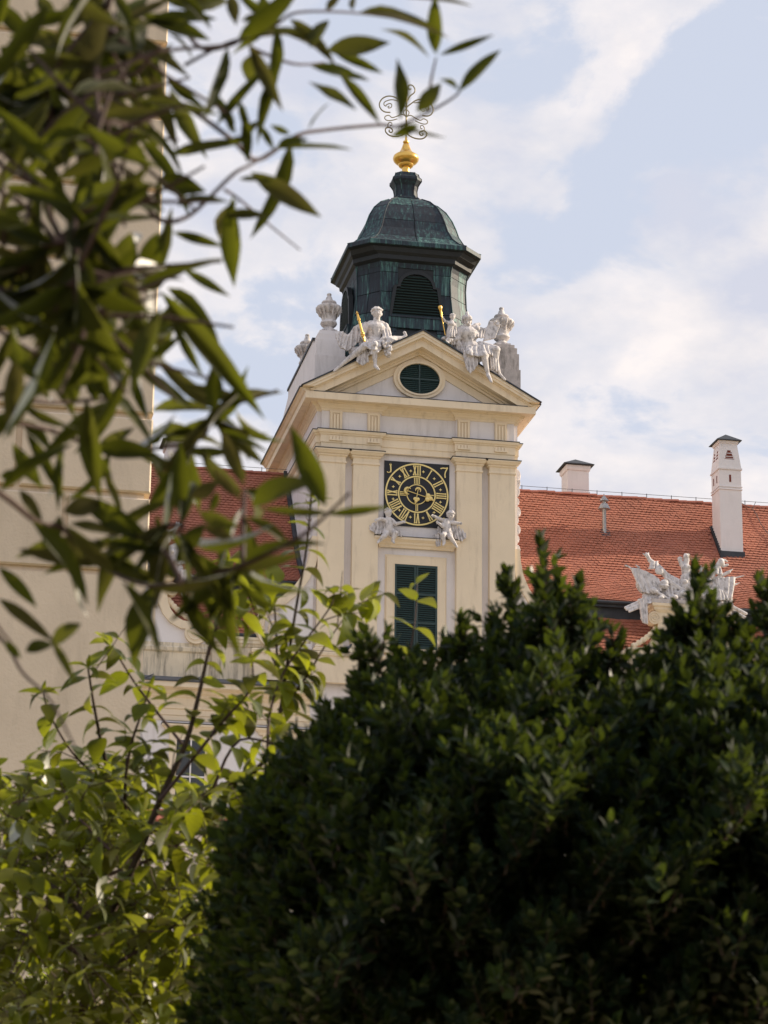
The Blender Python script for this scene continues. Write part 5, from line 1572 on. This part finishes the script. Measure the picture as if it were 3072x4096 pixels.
# further leaves along the crowded twigs at the upper left
for k in range(420):
    if cnt >= 292: break
    q = random.choice([p for p in SA])
    c = Matrix(M).inverted() @ q
    px_, py_ = 1536 + c.x / -c.z * FPX, 2048 - c.y / -c.z * FPX
    if px_ > 560 or py_ > 1400: continue
    dv = (CX * random.uniform(-1, 1) + CU * random.uniform(-1.2, .5) + VIEW * random.uniform(-.5, .5)).normalized()
    link('leaf', random.choice(LV), shr, None, leaf_mat4(q, dv, -VIEW + rnd(.8), random.uniform(.05, .085), random.uniform(.18, .30)))
    cnt += 1

# crowded smaller foliage behind and between the single leaves
XL = []
SAp = []
for q in SA:
    c = Matrix(M).inverted() @ q
    SAp.append((q, 1536 + c.x / -c.z * FPX, 2048 - c.y / -c.z * FPX))
den = [q for q in SAp if q[1] < 520 and q[2] < 1330]
edg = [q for q in SAp if 560 < q[1] < 980 and 900 < q[2] < 2330]
low_ = [q for q in SAp if q[1] < 560 and 1330 < q[2] < 2400]
mid = [q for q in SAp if q[1] < 1250 and q[2] < 1000]
for k in range(300):
    q = random.choice(den if k < 165 else mid if k < 205 else edg if k < 255 else low_)[0] + (VIEW * random.uniform(-.12, .35) + CX * random.uniform(-.05, .05) + CU * random.uniform(-.05, .05)) * (1 if k < 165 else .06)
    dv = (CX * random.uniform(-.9, 1) + CU * random.uniform(-1.2, .6) + VIEW * random.uniform(-.6, .6)).normalized()
    XL.append(leaf_mat4(q, dv, -VIEW + rnd(.9), random.uniform(.055, .10), random.uniform(.13, .22)))
for k in range(8):
    join_leaves('foliage', leaf_template(1.0, (.25, .6, -.3, .9, .1, .5, 1.1, -.1)[k], .2, 7, 1.05, .05, .85), XL[k::8], LEAF_A, shr)
# the twigs those leaves grow from
xt = MB()
for k in range(70):
    q = random.choice(den)[0]
    e = q + (CX * random.uniform(-.6, 1) + CU * random.uniform(-.8, .6) + VIEW * random.uniform(-.3, .8)).normalized() * random.uniform(.06, .16)
    xt.tube([q, q.lerp(e, .5) + rnd(.008), e], [.0026, .002, .0012], 5)
xt.build('twigs', TWIG, shr, norm=False).__setitem__('kind', 'stuff')

# ---------------------------------------------------------------- dogwood, lower left
LEAF_B = leafmat('dogwood_leaf', (0.036, 0.062, 0.011), (0.50, 0.55, 0.022), 0.46, 0.60, 0.55, (0.062, 0.062, 0.008), gloss=.3)
DD = 5.6
gb_ = PD(330, 4600, DD)
gz = ground_z(gb_.x, gb_.y)
dog = thing('dogwood_shrub', 'sunlit yellow-green dogwood with drooping pointed leaves at the lower left', 'shrub', (gb_.x, gb_.y, gz))
DW = [([(330, 4300), (345, 4000), (385, 3850), (420, 3700), (410, 3600), (440, 3400)], 62, 0),
      ([(420, 3700), (540, 3450), (640, 3200), (740, 2980), (790, 2800), (830, 2620), (862, 2480)], 34, 1),
      ([(420, 3720), (300, 3620), (170, 3500), (110, 3350), (60, 3250)], 34, 1), ([(400, 3560), (432, 3300), (430, 3100), (400, 2950), (372, 2800), (352, 2670)], 26, 1),
      ([(600, 3330), (850, 3160), (1000, 3100), (1080, 3000), (1120, 2850), (1150, 2650), (1190, 2400), (1225, 2200), (1245, 1990)], 24, 1),
      ([(1070, 3000), (1080, 2850), (1130, 2700), (1206, 2583), (1319, 2431), (1335, 2370)], 14, 1), ([(1120, 2850), (1230, 2700), (1290, 2600), (1380, 2465)], 13, 1),
      ([(1130, 2720), (1060, 2560), (1010, 2420), (965, 2340)], 12, 1), ([(1110, 2660), (1100, 2450), (1088, 2335)], 12, 1), ([(835, 2620), (880, 2450), (905, 2330), (912, 2245)], 11, 1),
      ([(1500, 2900), (1600, 2740), (1640, 2600), (1662, 2460), (1668, 2335)], 12, 2),
      ([(170, 3500), (90, 3300), (95, 3180), (118, 3090)], 14, 1), ([(430, 3150), (290, 3010), (200, 2860), (172, 2770)], 14, 1), ([(740, 2990), (560, 2760), (470, 2620), (440, 2580)], 14, 1),
      ([(640, 3200), (880, 2900), (1000, 2760), (1010, 2650)], 16, 1), ([(540, 3450), (500, 3200), (520, 3000), (560, 2870), (600, 2750)], 18, 1), ([(440, 3400), (300, 3250), (240, 3120)], 16, 1),
      ([(850, 3160), (960, 2960), (1180, 2990), (1290, 2900)], 14, 1), ([(380, 3860), (220, 3760), (100, 3740), (-60, 3650)], 22, 1), ([(370, 3900), (560, 3800), (700, 3700), (830, 3600)], 22, 1), ([(430, 3500), (620, 3430), (760, 3350), (900, 3300)], 18, 1), ([(350, 3950), (480, 3990), (640, 3960), (800, 4000)], 18, 1), ([(300, 3620), (330, 3450), (250, 3330)], 14, 1)]
LB, LBs = [], []
DL = [leaf_mesh('leaf', LEAF_B, .54, c, fo, 9, .9, .07, .72) for c, fo in ((.7, .22), (1.2, .28), (1.6, .3), (.4, .2))]


def dog_pair(p, tdir, L, up=.25, out=None):
    side = tdir.cross(Vector((random.uniform(-.3, .3), random.uniform(-1, -.2), random.uniform(-.2, .2)))).normalized()
    rot = Matrix.Rotation(random.uniform(-1.2, 1.2), 3, tdir)
    side = rot @ side
    for sg in (-1, 1):
        d = side * sg + tdir * random.uniform(.1, .5) + Vector((0, 0, random.uniform(-.45, .25)))
        LBs.append((leaf_mat4(p, d, Vector((0, 0, 1)) + rnd(.35), L * random.uniform(.8, 1.15), random.uniform(.8, 1.15)), p.copy()))


twigs = []
for pl, th, md in DW:
    pts = [PD(x, y, DD + .22 * math.sin(.0031 * x + .0017 * y + th)) for x, y in pl]
    if md == 0: pts = [Vector((gb_.x, gb_.y, gz - .05))] + pts
    c = spline(pts)
    r0 = th / 2 / FPX * DD
    MB().tube(c, [r0 * (1 - .72 * i / len(c)) for i in range(len(c))], 7).build('branch' if md else 'trunk', BARK if th > 20 else TWIG, dog, smooth=True)
    if md:
        acc = 0
        tot = sum((c[i + 1] - c[i]).length for i in range(len(c) - 1))
        run = 0
        for i in range(len(c) - 1):
            seg = (c[i + 1] - c[i])
            run += seg.length
            acc += seg.length
            if run / tot > (.22 if md == 1 else .45) and acc > (.030 if md == 1 else .06):
                acc = 0
                dog_pair(c[i + 1], seg.normalized(), random.uniform(.056, .080))
                if random.random() < (.42 if run / tot < .55 else .05) and md == 1:
                    twigs.append((c[i + 1], seg.normalized()))
        dog_pair(c[-1], (c[-1] - c[-2]).normalized(), .045 if md == 1 else .040)
        LBs.append((leaf_mat4(c[-1], (c[-1] - c[-2]).normalized() + rnd(.3), -VIEW, .03, .6), c[-1].copy()))
tw = MB()
for p, t in twigs:
    d = (t + rnd(1.0) + Vector((0, 0, .35))).normalized()
    L = random.uniform(.07, .17)
    q = [p, p + d * L * .5 + rnd(.006), p + d * L + Vector((0, 0, -.01))]
    tw.tube(q, [.0016, .0012, .0007], 5)
    for k in range(random.randint(2, 4)):
        dog_pair(q[1].lerp(q[2], k / 3), d, random.uniform(.049, .076))
# undergrowth of the same shrub lower down
low = MB()
for k in range(760):
    px_, py_ = random.uniform(-150, 1250), 3060 + 1150 * random.random() ** .8
    if px_ > 950 and py_ > 3300: continue
    p = PD(px_, py_, DD + random.uniform(-.35, .75))
    d = (rnd(1) + Vector((0, 0, .6))).normalized()
    L = random.uniform(.06, .14)
    low.tube([p - d * L, p], [.0016, .0009], 5)
    for j in range(2):
        dog_pair(p - d * L * .5 * j, d, random.uniform(.050, .080))
tw.build('twigs', TWIG, dog).__setitem__('kind', 'stuff')
low.build('lower_twigs', TWIG, dog).__setitem__('kind', 'stuff')
inv = Matrix(M).inverted()
LBs.sort(key=lambda q: (inv @ q[1]).y * -1)      # highest in the picture first
for m_, p in LBs[:300]:
    link('leaf', random.choice(DL), dog, None, m_)
rest = [m_ for m_, p in LBs[300:]]
h_ = len(rest) // 2
join_leaves('foliage', leaf_template(.54, .9, .24, 7, .9, .06, .72), rest[:h_], LEAF_B, dog)
join_leaves('foliage', leaf_template(.54, 1.5, .28, 7, .9, .06, .72), rest[h_:], LEAF_B, dog)

# ---------------------------------------------------------------- dark evergreen bush, lower right
LEAF_C = leafmat('evergreen_leaf', (0.0105, 0.0215, 0.0115), (0.11, 0.15, 0.012), 0.26, 0.55, 0.55, gloss=.16)
DB = 3.90
gc = PD(2200, 4700, DB + .3)
gz = ground_z(gc.x, gc.y)
box = thing('evergreen_bush', 'big dark evergreen bush with small upright leaves filling the lower right', 'bush', (gc.x, gc.y, gz))
POLY = [(640, 4900), (820, 4150), (890, 3900), (930, 3700), (950, 3500), (1020, 3330), (1140, 3120), (1220, 3010), (1340, 2900), (1410, 2830), (1450, 2720), (1510, 2680), (1620, 2690), (1760, 2710), (1880, 2690), (1990, 2650), (2050, 2590), (2130, 2520), (2200, 2480), (2300, 2540), (2350, 2640), (2420, 2720), (2500, 2740), (2620, 2720), (2680, 2600), (2720, 2520), (2830, 2510), (2920, 2570), (3000, 2600), (3200, 2520), (3500, 2750), (3800, 3600), (3900, 4900)]
PA = np.array(POLY, float)
PA[:, 1] += np.where(PA[:, 1] < 3300, 105, 0)


def inside(x, y):
    r = False
    j = len(PA) - 1
    for i in range(len(PA)):
        if (PA[i, 1] > y) != (PA[j, 1] > y) and x < (PA[j, 0] - PA[i, 0]) * (y - PA[i, 1]) / (PA[j, 1] - PA[i, 1]) + PA[i, 0]:
            r = not r
        j = i
    return r


def edge_dist(x, y):
    p = np.array([x, y])
    a, b = PA, np.roll(PA, -1, 0)
    ab = b - a
    t = np.clip(((p - a) * ab).sum(1) / (ab * ab).sum(1), 0, 1)
    return np.hypot(*((a + ab * t[:, None]) - p).T).min()


BL, BLtop = [], []
bt = MB()


def sprig(base, d, L, n, ll, dest, stem=True):
    d = d.normalized()
    bend = rnd(.25)
    side = d.orthogonal().normalized()
    side = Matrix.Rotation(random.uniform(0, 6.28), 3, d) @ side
    pts = [base + d * L * t + bend * L * .35 * t * t for t in (0, .35, .7, 1)]
    if stem: bt.tube(pts, [.0022, .0018, .0014, .0008], 4)
    for k in range(n):
        t = (k + .6) / n
        i = min(int(t * 3), 2)
        p = pts[i].lerp(pts[i + 1], t * 3 - i)
        sd = side if k % 2 else d.cross(side)
        for sg in (-1, 1):
            v = sd * sg * (1.0 - .55 * t) + d * (.75 + .5 * t) + rnd(.18)
            dest.append((leaf_mat4(p, v, d * .6 - sd * sg + rnd(.2), ll * random.uniform(.75, 1.2) * (1.05 - .35 * abs(t - .5)), random.uniform(.85, 1.2)), p))
    v = d + rnd(.15)
    dest.append((leaf_mat4(pts[-1], v, rnd(1), ll * .8, .8), pts[-1]))
    return pts


n_ok = 0
tries = 0
while n_ok < 4700 and tries < 40000:
    tries += 1
    x, y = random.uniform(600, 3850), random.uniform(2450, 4800)
    if y > 4200 and random.random() < .6: continue
    if not inside(x, y): continue
    e = min(1.0, edge_dist(x, y) / 750)
    th = .66 * math.sqrt(max(0, 1 - (1 - e) ** 2))
    u = random.random()
    lump = .10 * math.sin(x * .0075 + 1.3) * math.sin(y * .0083) + .07 * math.sin(x * .017 + y * .013)
    off = (-th + abs(random.gauss(0, .10))) if u < .72 else random.uniform(-th, th)
    d = DB + .45 + off + lump
    p = PD(x, y, d)
    outw = (-VIEW * max(.0, -off) * .7 + Vector((0, 0, 1.1)) + rnd(.65) + CX * ((x - 2250) / 2600))
    sprig(p, outw, random.uniform(.042, .085), random.randint(5, 7), 0.029, BL, stem=random.random() < .4)
    n_ok += 1
# older, larger leaves in the shaded heart of the bush
OLD = []
tries = 0
while len(OLD) < 9000 and tries < 60000:
    tries += 1
    x, y = random.uniform(700, 3800), random.uniform(2560, 4800)
    if not inside(x, y): continue
    ed = edge_dist(x, y)
    if ed < 90: continue
    th = .66 * math.sqrt(max(0, 1 - (1 - min(1.0, ed / 750)) ** 2))
    OLD.append(leaf_mat4(PD(x, y, DB + .45 + random.uniform(-.6, .8) * th), rnd(1) + Vector((0, 0, .3)), rnd(1), random.uniform(.03, .046), 1.1))
# upright shoots that break the outline
SH = [((1520, 2760), (1437, 2600)), ((1540, 2740), (1493, 2560)), ((1620, 2720), (1590, 2610)), ((1840, 2720), (1862, 2440)), ((1770, 2740), (1762, 2555)), ((2040, 2720), (1962, 2450)), ((2080, 2640), (2050, 2440)), ((2090, 2560), (2028, 2280)), ((2140, 2560), (2150, 2340)), ((2180, 2620), (2180, 2170)), ((2210, 2560), (2230, 2300)), ((2230, 2580), (2299, 2330)), ((2260, 2600), (2336, 2395)), ((2300, 2660), (2361, 2495)), ((2400, 2760), (2474, 2550)), ((2440, 2760), (2440, 2610)), ((2640, 2760), (2655, 2545)), ((2690, 2640), (2723, 2455)), ((2790, 2640), (2798, 2275)), ((2830, 2620), (2850, 2380)), ((2870, 2640), (2898, 2430)), ((2960, 2680), (2998, 2505)), ((3060, 2640), (3052, 2300)), ((3090, 2600), (3080, 2420)), ((1400, 3000), (1362, 2890)), ((1450, 2900), (1425, 2800)), ((1330, 3050), (1312, 2870)), ((2560, 2780), (2570, 2660)), ((2000, 2700), (1995, 2560)), ((1900, 2740), (1910, 2590)), ((1690, 2740), (1680, 2630))]
for k in range(46):
    i = random.choice(list(range(1, 12)) + list(range(12, 27)) * 2)
    f_ = random.random()
    bx_, by_ = PA[i] * (1 - f_) + PA[i + 1] * f_
    SH.append(((bx_ + 40, by_ + 60), (bx_ + random.uniform(-70, 40), by_ - random.uniform(50, 190))))
for (b, t) in SH:
    d = DB + .40 + random.uniform(-.12, .12)
    pb, pt = PD(b[0], b[1], d), PD(t[0], t[1], d + random.uniform(-.05, .05))
    L = (pt - pb).length
    n = max(6, int(L / .0085))
    pts = sprig(pb, pt - pb, L * .97, n, .029, BLtop)
    for k in range(int(L / .018)):
        q = pb.lerp(pt, random.uniform(.02, .72))
        sprig(q, (pt - pb).normalized() + CX * random.uniform(-.9, .9) + VIEW * random.uniform(-.7, .7), random.uniform(.025, .05), 4, .027, BLtop)
bt.build('stems', BARK, box, norm=False).__setitem__('kind', 'stuff')
TB = leaf_template(.50, .35, .22, 4, .8, 0, .8)
EL = leaf_mesh('leaf', LEAF_C, .50, .35, .22, 5, .8, 0, .8)
BLtop.sort(key=lambda q: -(inv @ q[1]).y)
for m_, p in BLtop[:300]:
    link('leaf', EL, box, None, m_)
join_leaves('foliage', TB, [m_ for m_, p in BLtop[300:] + BL], LEAF_C, box)
join_leaves('inner_foliage', TB, OLD, LEAF_C, box)
for k in range(5):
    bx_ = Vector((gc.x, gc.y, gz)) + Vector((random.uniform(-.1, .1), random.uniform(-.1, .1), -.04))
    tgt = PD(1300 + 420 * k, 3000 + 120 * (k % 2), DB + .45)
    MB().tube(spline([bx_, bx_.lerp(tgt, .35) + rnd(.05), bx_.lerp(tgt, .7) + rnd(.05), tgt]), [.022 - .001 * i for i in range(16)], 7).build('trunk', BARK, box, smooth=True)

# ---------------------------------------------------------------- vines on the slope beyond
LEAF_V = leafmat('vine_leaf', (0.075, 0.115, 0.020), (0.40, 0.46, 0.04), 0.45, 0.5, 0.4, gloss=.3)
TV_ = leaf_template(.9, .5, .15, 4, .6, 0, .6)
POST = simple('grey_post', (0.14, 0.11, 0.085), 0.9, var=.3, scale=12)
VN = ['low grape vine tied to a stake in the bottom left corner', 'low staked grape vine just right of the one in the corner', 'low staked grape vine seen right of the dogwood trunk']
for i in range(3):
    px_ = (25, 190, 640)[i]
    Y = -112.45 + 24 + (i % 3) * 5.0
    c = P(px_, 3950, Y)
    z0 = ground_z(c.x, Y)
    v = thing('grape_vine', VN[i], 'vine', (c.x, Y, z0), 'vines on the slope behind the dogwood')
    MB().tube([(c.x, Y, z0 - .1), (c.x + .02, Y, z0 + 1.25)], [.035, .028], 7).build('stake', POST, v)
    MB().tube([(c.x + .05, Y, z0 - .05), (c.x + .12, Y, z0 + .4), (c.x + .03, Y, z0 + .8)], [.03, .022, .015], 6).build('stem', BARK, v)
    ms = [leaf_mat4((c.x + random.gauss(0, .28), Y + random.gauss(0, .2), z0 + .25 + random.random() * 1.1), rnd(1), Vector((0, 0, 1)) + rnd(.8), random.uniform(.08, .14)) for k in range(190)]
    join_leaves('foliage', TV_, ms, LEAF_V, v)
# grass tufts and weeds on the slope
gs = []
for k in range(7000):
    y = -112.45 + random.uniform(6, 60)
    x = P(random.uniform(-200, 1500), 4000, y).x
    gs.append(leaf_mat4((x, y, ground_z(x, y) - .02), Vector((random.gauss(0, .35), random.gauss(0, .35), 1)), rnd(1), random.uniform(.12, .42)))
GR = leafmat('dry_grass', (0.24, 0.19, 0.075), (0.32, 0.25, 0.06), .35, .6, .4, gloss=.2)
gro = join_leaves('grass', leaf_template(.10, .5, .1, 4, .6, 0, .5), gs, GR, None)
tag(gro, 'dry yellow grass on the slope behind the shrubs', 'grass', kind='stuff')

# ---------------------------------------------------------------- garden wall with tiled coping
gwp = P(690, 3235, -48)
gw = thing('garden_wall', 'low white garden wall with red tiled coping behind the dogwood', 'wall', (-10, -48, 8.5))
MB().box(-30, 12, -48, -47.6, 8.0, gwp.z - .3).build('wall', WHITE, gw)
for k in range(140):
    x = -30 + k * .3
    MB().add([(x, -48.2, gwp.z - .32), (x + .29, -48.2, gwp.z - .32), (x + .29, -47.8, gwp.z + .02), (x, -47.8, gwp.z + .02), (x + .29, -47.4, gwp.z - .32), (x, -47.4, gwp.z - .32), (x, -48.18, gwp.z - .37), (x + .29, -48.18, gwp.z - .37)], [(0, 1, 2, 3), (3, 2, 4, 5), (0, 6, 7, 1), (6, 5, 4, 7)]).build('coping_tile', TILE2, gw)

# ---------------------------------------------------------------- unseen tree added behind the camera to keep sky light off the shrubs
tx, ty = CAM[0] - .6, CAM[1] - 2.6
lt = thing('unseen_shade_tree', 'broad unseen tree added behind the camera to block sky light', 'tree', (tx, ty, ground_z(tx, ty)))
tz = ground_z(tx, ty)
MB().tube([(tx, ty, tz - .1), (tx + .05, ty, tz + .8), (tx - .05, ty + .05, tz + 1.8), (tx + .1, ty, tz + 3.2)], [.14, .11, .09, .04], 9).build('trunk', BARK, lt, smooth=True)
for k in range(9):
    a = k * .7
    e = Vector((tx + 1.6 * math.cos(a), ty + .8 * math.sin(a) - .2, tz + 2.2 + .35 * (k % 4)))
    MB().tube([(tx, ty, tz + 1.0 + .15 * k), (tx + .7 * math.cos(a), ty + .4 * math.sin(a), tz + 1.7 + .2 * (k % 4)), tuple(e)], [.05, .035, .012], 7).build('limb', BARK, lt, smooth=True)
cr = []
while len(cr) < 15000:
    v = rnd(1)
    if v.length > 1 or v.length < .35: continue
    cr.append(leaf_mat4((tx + v.x * 4.5, ty + v.y * 1.9 - .3, tz + 3.3 + v.z * 3.2), rnd(1), rnd(1) + Vector((0, 0, .6)), random.uniform(.12, .2), .9))
join_leaves('crown', TB, cr, LEAF_C, lt)
